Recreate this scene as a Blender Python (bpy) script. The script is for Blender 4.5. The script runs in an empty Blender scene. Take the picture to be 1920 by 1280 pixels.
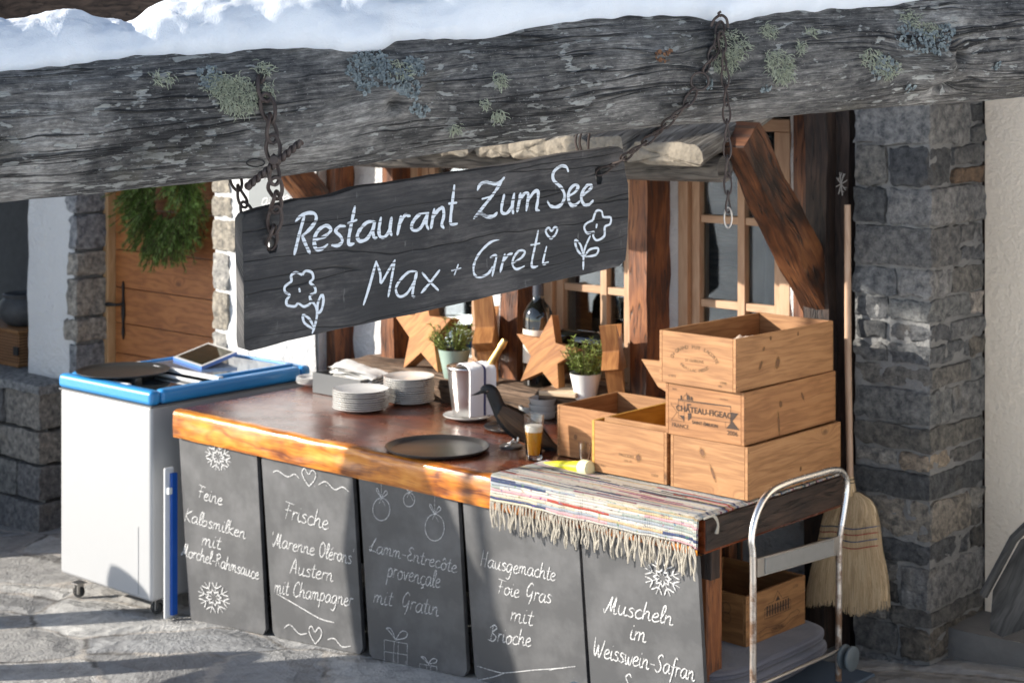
import bpy, math, random
from mathutils import Vector, Matrix, noise
random.seed(7)
R = math.radians
S = bpy.context.scene
V = Vector
# ------------------------------------------------------------------ camera, sky, sun, exposure
CAM = V((6.206, -4.708, 2.4)); FPX = 3300.0; HY = 130.0
CX = V((.744, .668, 0)).normalized(); CD = V((-.668, .744, 0)).normalized(); CZ = V((0, 0, 1))
cd = bpy.data.cameras.new('camera'); co = bpy.data.objects.new('camera', cd); S.collection.objects.link(co); S.camera = co
co.location = CAM; co.rotation_euler = (R(90), 0, math.atan2(.668, .744))
cd.sensor_width = 36; cd.lens = FPX / 1920 * 36; cd.shift_y = -(640 - HY) / 1920
cd.clip_start = .1; cd.clip_end = 400
cd.dof.use_dof = True; cd.dof.focus_distance = 4.0; cd.dof.aperture_fstop = 8
SUN = (CX * 1.0 + CZ * -.39).normalized()          # direction the light travels
W = bpy.data.worlds.new('World'); S.world = W; W.use_nodes = True
wn = W.node_tree.nodes; wl = W.node_tree.links
sk = wn.new('ShaderNodeTexSky'); sk.sky_type = 'NISHITA'; sk.sun_disc = False
sk.sun_elevation = math.asin(-SUN.z); sk.sun_rotation = math.atan2(-SUN.x, -SUN.y); sk.altitude = 1700
sk.ozone_density = 1.0; sk.dust_density = 1.0
hs = wn.new('ShaderNodeHueSaturation'); hs.inputs['Saturation'].default_value = .75
wl.new(sk.outputs[0], hs.inputs['Color']); wl.new(hs.outputs[0], wn['Background'].inputs[0]); wn['Background'].inputs[1].default_value = .12
ld = bpy.data.lights.new('sun', 'SUN'); lo = bpy.data.objects.new('sun', ld); S.collection.objects.link(lo)
ld.energy = 4.2; ld.angle = R(.5); ld.color = (1, .93, .82)
lo.rotation_euler = SUN.to_track_quat('-Z', 'Y').to_euler(); lo.location = (-6, -6, 6)
S.view_settings.view_transform = 'Standard'; S.view_settings.look = 'None'
S.view_settings.exposure = 1.15; S.view_settings.gamma = 1
S.cycles.max_bounces = 8

# ------------------------------------------------------------------ measuring rays: photo pixel -> place in the world
def ray(px, py): return CX * ((px - 960) / FPX) + CD - CZ * ((py - HY) / FPX)
def on(ax, val, px, py):
    r = ray(px, py); return CAM + r * ((val - CAM[ax]) / r[ax])
def onx(px, py, v): return on(0, v, px, py)
def ony(px, py, v): return on(1, v, px, py)
def onz(px, py, v): return on(2, v, px, py)
def at(px, py, d): return CAM + ray(px, py) * d
def onp(px, py, p0, n):
    r = ray(px, py); return CAM + r * ((p0 - CAM).dot(n) / r.dot(n))
def gz(x, y=0): return .078 * max(-4, min(4.5, x)) - .005

# ------------------------------------------------------------------ node helpers
class MT:
    def __init__(s, name, **kw):
        s.m = bpy.data.materials.new(name); s.m.use_nodes = True; s.t = s.m.node_tree
        s.b = s.t.nodes['Principled BSDF']
        for k, v in kw.items(): s.set(k, v)
    def set(s, k, v):
        k = {'col': 'Base Color', 'rough': 'Roughness', 'metal': 'Metallic', 'spec': 'Specular IOR Level', 'coat': 'Coat Weight', 'coatr': 'Coat Roughness',
             'trans': 'Transmission Weight', 'ior': 'IOR', 'sss': 'Subsurface Weight', 'nor': 'Normal', 'sheen': 'Sheen Weight', 'alpha': 'Alpha'}[k]
        s.inp(s.b.inputs[k], v)
    def inp(s, sock, v):
        if v is None: return
        if isinstance(v, bpy.types.NodeSocket): s.t.links.new(v, sock)
        else:
            if sock.type == 'RGBA' and isinstance(v, (tuple, list)) and len(v) == 3: v = (*v, 1)
            sock.default_value = v
    def n(s, typ, out=0, attrs=None, **ins):
        nd = s.t.nodes.new('ShaderNode' + typ)
        for k, v in (attrs or {}).items(): setattr(nd, k, v)
        for k, v in ins.items():
            key = int(k[1:]) if k[0] == '_' else k.replace('_', ' ')
            s.inp(nd.inputs[key], v)
        return nd.outputs[out]
    def uv(s, su=1, sv=1, rnd=True):
        c = s.n('TexCoord', 2)
        v = s.n('Mapping', Vector=c, Scale=(su, sv, 1))
        if rnd:
            r = s.n('ObjectInfo', 5)
            v = s.n('VectorMath', attrs={'operation': 'ADD'}, _0=v, _1=s.n('CombineXYZ', X=s.math('MULTIPLY', r, 37.), Y=s.math('MULTIPLY', r, 91.)))
        return v
    def obj(s, sx=1, sy=1, sz=1): return s.n('Mapping', Vector=s.n('TexCoord', 3), Scale=(sx, sy, sz))
    def math(s, op, a, b=0., c=None, clamp=False):
        nd = s.t.nodes.new('ShaderNodeMath'); nd.operation = op; nd.use_clamp = clamp
        s.inp(nd.inputs[0], a); s.inp(nd.inputs[1], b)
        if c is not None: s.inp(nd.inputs[2], c)
        return nd.outputs[0]
    def noise(s, vec, scale=5, detail=4, rough=.6, dist=0, out=0):
        return s.n('TexNoise', out, Vector=vec, Scale=scale, Detail=detail, Roughness=rough, Distortion=dist)
    def vor(s, vec, scale=5, feat='F1', out='Distance', rnd=1.):
        nd = s.t.nodes.new('ShaderNodeTexVoronoi'); nd.feature = feat
        s.inp(nd.inputs['Vector'], vec); nd.inputs['Scale'].default_value = scale; nd.inputs['Randomness'].default_value = rnd
        return nd.outputs[out]
    def ramp(s, f, *st, interp='LINEAR'):
        nd = s.t.nodes.new('ShaderNodeValToRGB'); s.inp(nd.inputs[0], f); e = nd.color_ramp; e.interpolation = interp
        while len(e.elements) < len(st): e.elements.new(.5)
        for el, (p, c) in zip(e.elements, st):
            el.position = p; el.color = (*c, 1) if not isinstance(c, (int, float)) else (c, c, c, 1)
        return nd.outputs[0]
    def mix(s, f, a, b, blend='MIX'):
        nd = s.t.nodes.new('ShaderNodeMix'); nd.data_type = 'RGBA'; nd.blend_type = blend
        s.inp(nd.inputs[0], f); s.inp(nd.inputs[6], a); s.inp(nd.inputs[7], b); return nd.outputs[2]
    def bump(s, h, st=.3, d=.01, nor=None):
        o = s.n('Bump', Height=h, Strength=st, Distance=d)
        if nor is not None: s.t.links.new(nor, o.node.inputs['Normal'])
        s.set('nor', o); return o
    def attr(s, name='Col'): return s.n('Attribute', 0, attrs={'attribute_name': name})

def plain(name, col, rough=.5, var=.0, bump=0, scale=30, **kw):
    m = MT(name, rough=rough, **kw)
    if var or bump:
        v = m.obj(); f = m.noise(v, scale, 5)
        m.set('col', m.mix(f, tuple(c * (1 - var) for c in col), tuple(min(1, c * (1 + var)) for c in col)))
        if bump: m.bump(f, bump, .01)
    else: m.set('col', col)
    return m.m

def wood(name, dark, mid, light, su=1.0, sv=1.0, rough=.6, coat=0, bump=.25, knots=0, ring=14, cracks=0, mottle=.5, fine=1., wobble=.07):
    m = MT(name, rough=rough, coat=coat, coatr=.12)
    uv = m.uv(su, sv)
    wob = m.noise(m.n('Mapping', Vector=uv, Scale=(1.3, 5, 1)), 1.6, 3)
    v2 = m.n('VectorMath', attrs={'operation': 'ADD'}, _0=uv, _1=m.n('CombineXYZ', X=0., Y=m.math('MULTIPLY', wob, wobble)))
    if knots:
        kd = m.vor(m.n('Mapping', Vector=uv, Scale=(1, 1.9, 1)), knots)
        kf = m.n('MapRange', attrs={'clamp': True}, Value=kd, From_Min=0., From_Max=.30, To_Min=1., To_Max=0.)
        kf = m.math('POWER', kf, 2.2)
        v2 = m.n('VectorMath', attrs={'operation': 'ADD'}, _0=v2, _1=m.n('CombineXYZ', X=0., Y=m.math('MULTIPLY', kf, .10)))
    g1 = m.noise(m.n('Mapping', Vector=v2, Scale=(2.2, ring, 1)), 1.0, 3, .55)
    g1 = m.math('FRACT', m.math('MULTIPLY', g1, 5.))
    g1 = m.math('ABSOLUTE', m.math('SUBTRACT', g1, .5))
    g2 = m.noise(m.n('Mapping', Vector=v2, Scale=(6 * fine, 190 * fine, 1)), 1.0, 5, .65)
    g3 = m.noise(uv, 2.6, 4, .6)
    f = m.math('ADD', m.math('MULTIPLY', g1, .55), m.math('MULTIPLY', g2, .55))
    f = m.math('ADD', f, m.math('MULTIPLY', m.math('SUBTRACT', g3, .5), mottle))
    col = m.ramp(f, (.22, dark), (.48, mid), (.8, light))
    h = m.math('ADD', g2, m.math('MULTIPLY', g1, .6))
    if cracks:
        ck = m.noise(m.n('Mapping', Vector=v2, Scale=(1.6, 34, 1)), 1.0, 3, .5)
        ck = m.math('ABSOLUTE', m.math('SUBTRACT', ck, .5))
        ckf = m.ramp(ck, (0, 1), (.012 * cracks, 0))
        col = m.mix(ckf, col, tuple(c * .25 for c in dark))
        h = m.math('SUBTRACT', h, m.math('MULTIPLY', ckf, 1.6))
    if knots:
        kc = m.n('MapRange', attrs={'clamp': True}, Value=kd, From_Min=.03, From_Max=.085, To_Min=1., To_Max=0.)
        col = m.mix(m.math('MULTIPLY', kc, .75), col, tuple(c * .38 for c in dark))
    m.set('col', col); m.bump(h, bump, .004)
    return m.m

# ------------------------------------------------------------------ mesh builder
class MB:
    def __init__(s): s.v = []; s.f = []; s.uv = []; s.mi = []; s.col = []; s.c = None; s.sm = []
    def add(s, vs, fs, uvs=None, mi=0, smooth=False, col=None):
        o = len(s.v); s.v += [tuple(v) for v in vs]
        for k, f in enumerate(fs):
            s.f.append([o + i for i in f]); s.mi.append(mi); s.sm.append(smooth)
            s.uv.append(uvs[k] if uvs else [(vs[i][0] + vs[i][1], vs[i][2] + .3 * vs[i][1]) for i in f])
            s.col.append(col or (1, 1, 1))
        return s
    def box(s, c, d, rot=None, grain=None, mi=0, col=None):
        """c centre, d full size; UVs in metres, u along the grain axis"""
        h = [x / 2 for x in d]; g = grain if grain is not None else max(range(3), key=lambda i: d[i])
        M = rot if rot is not None else Matrix.Identity(3); c = V(c)
        P = [V((x, y, z)) for x in (-h[0], h[0]) for y in (-h[1], h[1]) for z in (-h[2], h[2])]
        F = [((0, 1, 3, 2), 0), ((4, 6, 7, 5), 0), ((0, 4, 5, 1), 1), ((2, 3, 7, 6), 1), ((0, 2, 6, 4), 2), ((1, 5, 7, 3), 2)]
        ou, ov = random.uniform(0, 20), random.uniform(0, 20); uvs = []
        for k, (f, ax) in enumerate(F):
            o = [i for i in range(3) if i != ax]
            if g in o: a, b = g, [i for i in o if i != g][0]
            else: a, b = o
            uvs.append([(P[i][a] * (1 if g in o else .15) + ou + k * .37, P[i][b] + ov + k * .61) for i in f])
        return s.add([c + M @ p for p in P], [f for f, _ in F], uvs, mi, False, col)
    def tube(s, pts, rad, n=10, cap=True, mi=0, ell=None, up=V((0, 0, 1)), smooth=True, closed=False, col=None, uvs=(1, 1)):
        pts = [V(p) for p in pts]; m = len(pts); rings = []; L = 0; us = []
        pr = None
        for i, p in enumerate(pts):
            if closed: t = pts[(i + 1) % m] - pts[i - 1]
            else: t = pts[min(i + 1, m - 1)] - pts[max(i - 1, 0)]
            t.normalize()
            if pr is None:
                a = up if abs(t.dot(up)) < .95 else V((1, 0, 0)); x = a.cross(t).normalized()
            else:
                x = (pr - t * pr.dot(t)); x = x.normalized() if x.length > 1e-6 else up.cross(t).normalized()
            pr = x; y = t.cross(x)
            r = rad[i] if isinstance(rad, (list, tuple)) else rad
            e = (ell[i] if isinstance(ell, list) else ell) if ell else 1
            rings.append([p + x * (r * math.cos(2 * math.pi * k / n)) + y * (r * e * math.sin(2 * math.pi * k / n)) for k in range(n)])
            if i: L += (p - pts[i - 1]).length
            us.append(L)
        vs = [q for rg in rings for q in rg]; fs = []; uv = []
        r0 = rad[0] if isinstance(rad, (list, tuple)) else rad
        ou, ov = random.uniform(0, 9), random.uniform(0, 9)
        for i in range(m if closed else m - 1):
            j = (i + 1) % m
            for k in range(n):
                q = (k + 1) % n; fs.append((i * n + k, i * n + q, j * n + q, j * n + k))
                v0, v1 = k / n * 6.283 * r0 * uvs[1], (k + 1) / n * 6.283 * r0 * uvs[1]
                u0, u1 = us[i] * uvs[0], (us[j] if j else us[i] + .01) * uvs[0]
                uv.append([(ou + u0, ov + v0), (ou + u0, ov + v1), (ou + u1, ov + v1), (ou + u1, ov + v0)])
        s.add(vs, fs, uv, mi, smooth, col)
        if cap and not closed:
            for rg, rev in ((rings[0], True), (rings[-1], False)):
                s.add(rg, [list(range(n))[::-1] if rev else list(range(n))], [[(v.x * .2, v.z) for v in rg]], mi, False, col)
        return s
    def lathe(s, prof, c=(0, 0, 0), n=40, mi=0, sx=1, sy=1, smooth=True, rot=None, col=None):
        c = V(c); vs = []; fs = []; M = rot if rot is not None else Matrix.Identity(3)
        for r, z in prof:
            for k in range(n):
                a = 2 * math.pi * k / n; vs.append(c + M @ V((r * sx * math.cos(a), r * sy * math.sin(a), z)))
        uv = []
        for i in range(len(prof) - 1):
            for k in range(n):
                q = (k + 1) % n; fs.append((i * n + k, i * n + q, (i + 1) * n + q, (i + 1) * n + k))
                R_ = max(prof[i][0], .01)
                uv.append([(k / n * 6 * R_, prof[i][1]), ((k + 1) / n * 6 * R_, prof[i][1]), ((k + 1) / n * 6 * R_, prof[i + 1][1]), (k / n * 6 * R_, prof[i + 1][1])])
        return s.add(vs, fs, uv, mi, smooth, col)
    def prism(s, outline, off, mi=0, col=None, uvf=None):
        """closed outline (list of Vector) extruded by off"""
        A = [V(p) for p in outline]; n = len(A); B = [p + V(off) for p in A]; o = V(off)
        e1 = (A[1] - A[0]).normalized(); nn = o.normalized(); e2 = nn.cross(e1)
        ou, ov = random.uniform(0, 9), random.uniform(0, 9)
        U = uvf or (lambda p: ((p - A[0]).dot(e1) + ou, (p - A[0]).dot(e2) + ov))
        s.add(A + B, [list(range(n)), list(range(2 * n - 1, n - 1, -1))], [[U(p) for p in A], [U(p) for p in B[::-1]]], mi, False, col)
        fs = []; uv = []; L = 0
        for i in range(n):
            j = (i + 1) % n; l = (A[j] - A[i]).length
            fs.append((j, i, n + i, n + j)); uv.append([(L + l, 0), (L, 0), (L, o.length), (L + l, o.length)]); L += l
        return s.add(A + B, fs, uv, mi, False, col)
    def grid(s, fn, nu, nv, mi=0, smooth=True, uvf=None, flip=False, col=None):
        vs = [fn(i / nu, j / nv) for j in range(nv + 1) for i in range(nu + 1)]; fs = []; uv = []
        for j in range(nv):
            for i in range(nu):
                q = [(i, j), (i + 1, j), (i + 1, j + 1), (i, j + 1)]
                if flip: q = q[::-1]
                fs.append([b * (nu + 1) + a for a, b in q])
                uv.append([uvf(a / nu, b / nv) if uvf else (a / nu, b / nv) for a, b in q])
        return s.add(vs, fs, uv, mi, smooth, col)
    def build(s, name, mats, parent=None, bevel=0, sharp=35, local=False, seg=2):
        me = bpy.data.meshes.new(name)
        vs = s.v
        if parent is not None and not local:
            Mi = WM[parent.name].inverted(); vs = [Mi @ V(v) for v in vs]
        me.from_pydata(vs, [], s.f)
        if not isinstance(mats, (list, tuple)): mats = [mats]
        for m in mats: me.materials.append(m)
        me.polygons.foreach_set('material_index', s.mi)
        me.polygons.foreach_set('use_smooth', [1] * len(s.f) if bevel else [int(x) for x in s.sm])
        ul = me.uv_layers.new(name='UVMap')
        flat = [c for f in s.uv for p in f for c in p]; ul.data.foreach_set('uv', flat)
        if any(c != (1, 1, 1) for c in s.col):
            ca = me.color_attributes.new('Col', 'FLOAT_COLOR', 'CORNER')
            ca.data.foreach_set('color', [x for f, c in zip(s.f, s.col) for _ in f for x in (*c, 1.)])
        me.update()
        if not bevel:
            try: me.set_sharp_from_angle(angle=R(sharp))
            except Exception: pass
        o = bpy.data.objects.new(name, me); S.collection.objects.link(o)
        WM[o.name] = (WM[parent.name].copy() if parent is not None else Matrix.Identity(4))
        if parent is not None: o.parent = parent
        if bevel:
            b = o.modifiers.new('bevel', 'BEVEL'); b.width = bevel; b.segments = seg; b.limit_method = 'ANGLE'; b.angle_limit = R(40)
            b.harden_normals = True
        return o
WM = {}
def tag(o, label=None, cat=None, group=None, kind=None):
    for k, v in (('label', label), ('category', cat), ('group', group), ('kind', kind)):
        if v: o[k] = v
    return o
def thing(name, label, cat, loc=(0, 0, 0), rz=0, group=None):
    o = bpy.data.objects.new(name, None); S.collection.objects.link(o); o.location = loc; o.rotation_euler = (0, 0, rz); o.empty_display_size = .1
    WM[o.name] = Matrix.Translation(loc) @ Matrix.Rotation(rz, 4, 'Z')
    return tag(o, label, cat, group)
def dup(root, loc, rz, label=None):
    r = root.copy(); S.collection.objects.link(r); r.location = loc; r.rotation_euler = (0, 0, rz)
    if label: r['label'] = label
    for ch in list(root.children):
        c = ch.copy(); S.collection.objects.link(c); c.parent = r
        for g in list(ch.children):
            d = g.copy(); S.collection.objects.link(d); d.parent = c
    return r
def rotz(a): return Matrix.Rotation(a, 3, 'Z')
def cat(pts, k=6, closed=False):
    """Catmull-Rom smoothing of a polyline (any dimension)"""
    P = [V(p) for p in pts]; n = len(P)
    if n < 3: return P
    out = []
    for i in range(n if closed else n - 1):
        p0 = P[i - 1] if (closed or i) else P[0]; p1 = P[i]; p2 = P[(i + 1) % n]; p3 = P[(i + 2) % n] if (closed or i + 2 < n) else P[-1]
        for j in range(k):
            t = j / k
            out.append(.5 * ((2 * p1) + (p2 - p0) * t + (2 * p0 - 5 * p1 + 4 * p2 - p3) * t * t + (3 * p1 - p0 - 3 * p2 + p3) * t ** 3))
    if not closed: out.append(P[-1])
    return out
def lerp_tab(tab, x):
    for (x0, y0), (x1, y1) in zip(tab, tab[1:]):
        if x <= x1 or (x1, y1) == tab[-1]: return y0 + (y1 - y0) * (x - x0) / (x1 - x0)
def fbm(p, o=4):
    return noise.fractal(V(p), 1.0, 2.0, o)

# ------------------------------------------------------------------ brush and chalk strokes laid on a surface
def strokes(mb, lines, p0, n, width, off=.0012, closed=(), taper=.55, k=5, jit=.0):
    """lines: polylines in photo pixels, projected on the plane (p0,n) of the board they are written on; width in metres"""
    n = V(n).normalized(); e1 = V((0, 0, 1)).cross(n).normalized(); e2 = n.cross(e1)
    if (CAM - p0).dot(n) < 0: n = -n
    for li, ln in enumerate(lines):
        w = width
        if isinstance(ln, dict): w = ln['w']; ln = ln['p']
        cl = (V(ln[0]) - V(ln[-1])).length < .01 and len(ln) > 3
        pts = [onp(a, b, p0, n) for a, b in ln]
        Q = cat([V(((p - p0).dot(e1), (p - p0).dot(e2))) for p in pts], k)
        m = len(Q)
        if m < 2: continue
        L = []; Rr = []
        for i, q in enumerate(Q):
            t = Q[min(i + 1, m - 1)] - Q[max(i - 1, 0)]
            if t.length < 1e-9: t = V((1, 0))
            t.normalize(); nn = V((-t.y, t.x))
            e = min(i, m - 1 - i) / max(1, m - 1)
            ww = w * .5 * (1 if cl else (taper + (1 - taper) * min(1, e * 8)))
            ww *= 1 + jit * noise.noise(V((q.x * 90 + li * 7, q.y * 90, 3)))
            h = off + li * .00006 + i / m * .0002
            L.append(p0 + e1 * (q.x + nn.x * ww) + e2 * (q.y + nn.y * ww) + n * h)
            Rr.append(p0 + e1 * (q.x - nn.x * ww) + e2 * (q.y - nn.y * ww) + n * h)
            if i == 0 and not cl:
                a = q - t * ww * .8; L.insert(0, p0 + e1 * (a.x + nn.x * ww * .5) + e2 * (a.y + nn.y * ww * .5) + n * h); Rr.insert(0, p0 + e1 * (a.x - nn.x * ww * .5) + e2 * (a.y - nn.y * ww * .5) + n * h)
            if i == m - 1 and not cl:
                a = q + t * ww * .8; L.append(p0 + e1 * (a.x + nn.x * ww * .5) + e2 * (a.y + nn.y * ww * .5) + n * h); Rr.append(p0 + e1 * (a.x - nn.x * ww * .5) + e2 * (a.y - nn.y * ww * .5) + n * h)
        N = len(L)
        mb.add(L + Rr, [(i, N + i, N + i + 1, i + 1) for i in range(N - 1)], [[((v - p0).dot(e1), (v - p0).dot(e2)) for v in (L[i], Rr[i], Rr[i + 1], L[i + 1])] for i in range(N - 1)])
    return mb
GL = {
 'a': (.98, [[(.75, .95), (.4, 1), (.1, .6), (.12, .15), (.4, 0), (.7, .45), (.78, .95), (.74, .3), (.85, .02), (1, .15)]]),
 'b': (.85, [[(.15, 1.95), (.08, .8), (.1, .05), (.45, 0), (.7, .35), (.6, .8), (.3, .75), (.12, .45)]]),
 'c': (.8, [[(.7, .85), (.45, 1), (.12, .65), (.15, .15), (.45, 0), (.8, .2)]]),
 'e': (.8, [[(.08, .45), (.45, .55), (.65, .8), (.45, 1), (.15, .7), (.12, .2), (.4, 0), (.8, .2)]]),
 'f': (.6, [[(.75, 1.75), (.55, 1.95), (.38, 1.5), (.25, .3), (.05, -.8)], [(.05, .9), (.65, 1)]]),
 'g': (.98, [[(.75, .95), (.4, 1), (.1, .6), (.12, .15), (.4, 0), (.7, .45), (.78, .95), (.7, -.2), (.45, -.9), (.05, -.75)]]),
 'h': (.9, [[(.2, 1.95), (.1, .9), (.06, 0)], [(.1, .5), (.4, .95), (.62, .85), (.6, .3), (.72, .02), (.9, .12)]]),
 'i': (.45, [[(.15, 1), (.1, .3), (.25, .02), (.45, .15)], [(.24, 1.45), (.28, 1.52)]]),
 'k': (.8, [[(.2, 1.95), (.1, .9), (.06, 0)], [(.65, 1), (.15, .45), (.65, 0), (.8, .08)]]),
 'l': (.48, [[(.1, .4), (.45, 1.4), (.42, 1.95), (.22, 1.7), (.13, .5), (.25, .02), (.48, .15)]]),
 'm': (1.22, [[(.1, 1), (.06, 0)], [(.1, .6), (.35, .95), (.5, .8), (.46, .05)], [(.5, .6), (.75, .97), (.9, .8), (.88, .2), (1, 0), (1.2, .12)]]),
 'n': (.9, [[(.1, 1), (.06, 0)], [(.1, .55), (.4, .97), (.58, .8), (.57, .2), (.7, 0), (.9, .12)]]),
 'o': (.88, [[(.5, 1), (.12, .7), (.12, .2), (.42, 0), (.72, .35), (.68, .85), (.45, 1), (.6, .86), (.9, .85)]]),
 'p': (.84, [[(.18, 1), (.1, 0), (.0, -.95)], [(.12, .6), (.45, 1), (.7, .65), (.6, .15), (.3, .02), (.12, .2)]]),
 'r': (.64, [[(.14, 1), (.08, 0)], [(.11, .55), (.3, .92), (.64, .9)]]),
 's': (.7, [[(.62, .88), (.35, 1), (.15, .75), (.45, .5), (.58, .2), (.35, 0), (.03, .12)]]),
 't': (.6, [[(.35, 1.65), (.22, .4), (.3, .03), (.6, .12)], [(0, 1.05), (.58, 1.12)]]),
 'u': (.98, [[(.12, 1), (.1, .3), (.3, 0), (.6, .35), (.7, 1), (.66, .2), (.8, 0), (.98, .12)]]),
 'v': (.8, [[(.08, 1), (.3, .05), (.6, .9), (.82, .92)]]),
 'w': (1.02, [[(.08, 1), (.15, .1), (.35, .05), (.5, .8), (.55, .1), (.75, .05), (.98, .95)]]),
 'x': (.8, [[(.1, 1), (.7, 0)], [(.72, 1), (.08, 0)]]),
 'A': (1., [[(.0, 0), (.5, 1.9), (.75, 0)], [(.2, .7), (.8, .75)]]),
 'B': (1., [[(.25, 1.8), (.15, 0)], [(-.1, 1.55), (.4, 1.9), (.75, 1.55), (.25, 1.), (.8, .55), (.5, 0), (-.2, .1)]]),
 'C': (1.05, [[(.95, 1.5), (.65, 1.9), (.2, 1.3), (.15, .4), (.5, 0), (1., .3)]]),
 'E': (.95, [[(.85, 1.6), (.5, 1.85), (.22, 1.4), (.55, 1.), (.12, .5), (.4, 0), (.95, .3)]]),
 'F': (.9, [[(.0, 1.85), (1., 1.75)], [(.45, 1.8), (.25, 0)], [(.1, .95), (.75, 1.)]]),
 'G': (1.1, [[(.9, 1.6), (.6, 1.9), (.18, 1.2), (.2, .4), (.5, .3), (.8, .7), (.88, 1.), (.75, 0), (.55, -.6)]]),
 'H': (1., [[(.2, 1.95), (.05, 0)], [(.8, 1.95), (.65, 0)], [(.1, .95), (.75, 1.)]]),
 'K': (.95, [[(.25, 1.9), (.08, 0)], [(.9, 1.8), (.15, .9), (.85, 0)]]),
 'L': (1., [[(.0, .55), (.3, .8), (.75, 1.95), (.45, 1.2), (.25, .1), (.05, .25), (.4, .15), (1., .1)]]),
 'M': (1.25, [[(-.15, .4), (.0, 0), (.3, .9), (.55, 1.9), (.5, .9), (.6, .3), (.95, 1.9), (.88, .8), (.95, 0), (1.2, .15)]]),
 'O': (1.1, [[(.5, 1.9), (.12, 1.3), (.15, .3), (.5, 0), (.9, .6), (.85, 1.5), (.5, 1.9)]]),
 'R': (.98, [[(.22, 1.8), (.08, 0)], [(.0, 1.6), (.5, 1.9), (.8, 1.5), (.2, .95)], [(.25, .95), (.9, 0)]]),
 'S': (1., [[(.95, 1.6), (.65, 1.9), (.28, 1.5), (.6, 1.), (.7, .4), (.35, 0), (.0, .25)]]),
 'W': (1.35, [[(.1, 1.9), (.1, .6), (.3, 0), (.6, 1.2), (.65, .3), (.85, 0), (1.3, 1.8)]]),
 '-': (.75, [[(.1, .6), (.65, .6)]]), '"': (.4, [[(.15, 1.9), (.1, 1.5)]]), '.': (.5, [[(.2, 1.2), (.26, 1.25)]]), ' ': (.6, []),
}
GL['ç'] = (.8, GL['c'][1] + [[(.45, 0), (.55, -.3), (.25, -.4)]])
GL['é'] = (.8, GL['e'][1] + [[(.35, 1.25), (.65, 1.6)]])
GL['ô'] = (.88, GL['o'][1] + [[(.2, 1.25), (.42, 1.6), (.66, 1.25)]])
def script(txt, x0, y0, x1, y1, xh, slant=.16):
    """hand lettering: baseline from (x0,y0) to (x1,y1) in photo pixels, xh = height of a small letter in pixels"""
    tot = sum(GL[c][0] for c in txt); out = []; cur = 0
    for c in txt:
        adv, ls = GL[c]
        dj = random.uniform(-.06, .06)
        for l in ls:
            q = []
            for gx, gy in l:
                t = (cur + gx + slant * gy * .9) / tot
                q.append((x0 + (x1 - x0) * t, y0 + (y1 - y0) * t - (gy + dj) * xh))
            out.append(q)
        cur += adv
    return out
# ================================================================== materials
def m_log():
    m = MT('weathered_log', rough=.85)
    uv = m.uv(1, 1, False)
    wob = m.noise(m.n('Mapping', Vector=uv, Scale=(1.2, 3, 1)), 2.2, 4)
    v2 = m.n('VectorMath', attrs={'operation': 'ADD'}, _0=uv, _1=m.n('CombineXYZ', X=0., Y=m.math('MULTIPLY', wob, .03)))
    g = m.noise(m.n('Mapping', Vector=v2, Scale=(7, 170, 1)), 1., 6, .75)
    g2 = m.noise(m.n('Mapping', Vector=v2, Scale=(30, 75, 1)), 1., 6, .75)
    big = m.noise(uv, 3.2, 5, .6)
    f = m.math('ADD', m.math('MULTIPLY', g, .52), m.math('MULTIPLY', g2, .48))
    f = m.math('ADD', f, m.math('MULTIPLY', m.math('SUBTRACT', big, .5), .62))
    col = m.ramp(f, (.35, (.006, .006, .007)), (.44, (.058, .057, .058)), (.55, (.175, .167, .158)), (.70, (.50, .48, .45)))
    ck = m.math('ABSOLUTE', m.math('SUBTRACT', m.noise(m.n('Mapping', Vector=v2, Scale=(1.1, 22, 1)), 1., 3, .5), .5))
    ckf = m.ramp(ck, (0, 1), (.022, 0))
    gate = m.ramp(m.noise(m.n('Mapping', Vector=uv, Scale=(1, 3, 1)), 2.1, 2), (.45, 0), (.55, 1))
    ckf = m.math('MULTIPLY', ckf, gate)
    col = m.mix(ckf, col, (.008, .008, .009))
    # pale crusty lichen flecks
    fl = m.noise(m.n('Mapping', Vector=uv, Scale=(22, 52, 1)), 1., 3, .55)
    zone = m.noise(m.n('Mapping', Vector=uv, Scale=(2.2, 2.2, 1)), 1., 2, .5)
    ff = m.ramp(m.math('ADD', fl, m.math('MULTIPLY', zone, .34)), (.775, 0), (.80, 1))
    flc = m.mix(m.noise(uv, 40, 2), (.30, .31, .29), (.50, .50, .48))
    col = m.mix(m.math('MULTIPLY', ff, .8), col, flc)
    # green-grey film
    dk = m.ramp(m.noise(m.n('Mapping', Vector=uv, Scale=(2.2, 5, 1)), 1., 6, .75), (.53, 0), (.66, .82))
    col = m.mix(dk, col, m.mix(1., col, (.22, .22, .23), 'MULTIPLY'))
    gf = m.ramp(m.noise(uv, 4.4, 6, .7), (.56, 0), (.68, .5))
    col = m.mix(gf, col, (.105, .098, .072))
    sp = m.ramp(m.noise(uv, 180, 2, .5), (.66, 0), (.72, .7))
    col = m.mix(sp, col, (.33, .33, .32))
    m.set('col', col)
    h = m.math('SUBTRACT', m.math('ADD', g, m.math('MULTIPLY', g2, .7)), m.math('MULTIPLY', ckf, 2.5))
    m.bump(m.math('ADD', h, m.math('MULTIPLY', ff, .5)), 1., .011)
    return m.m
M_LOG = m_log()
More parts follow.
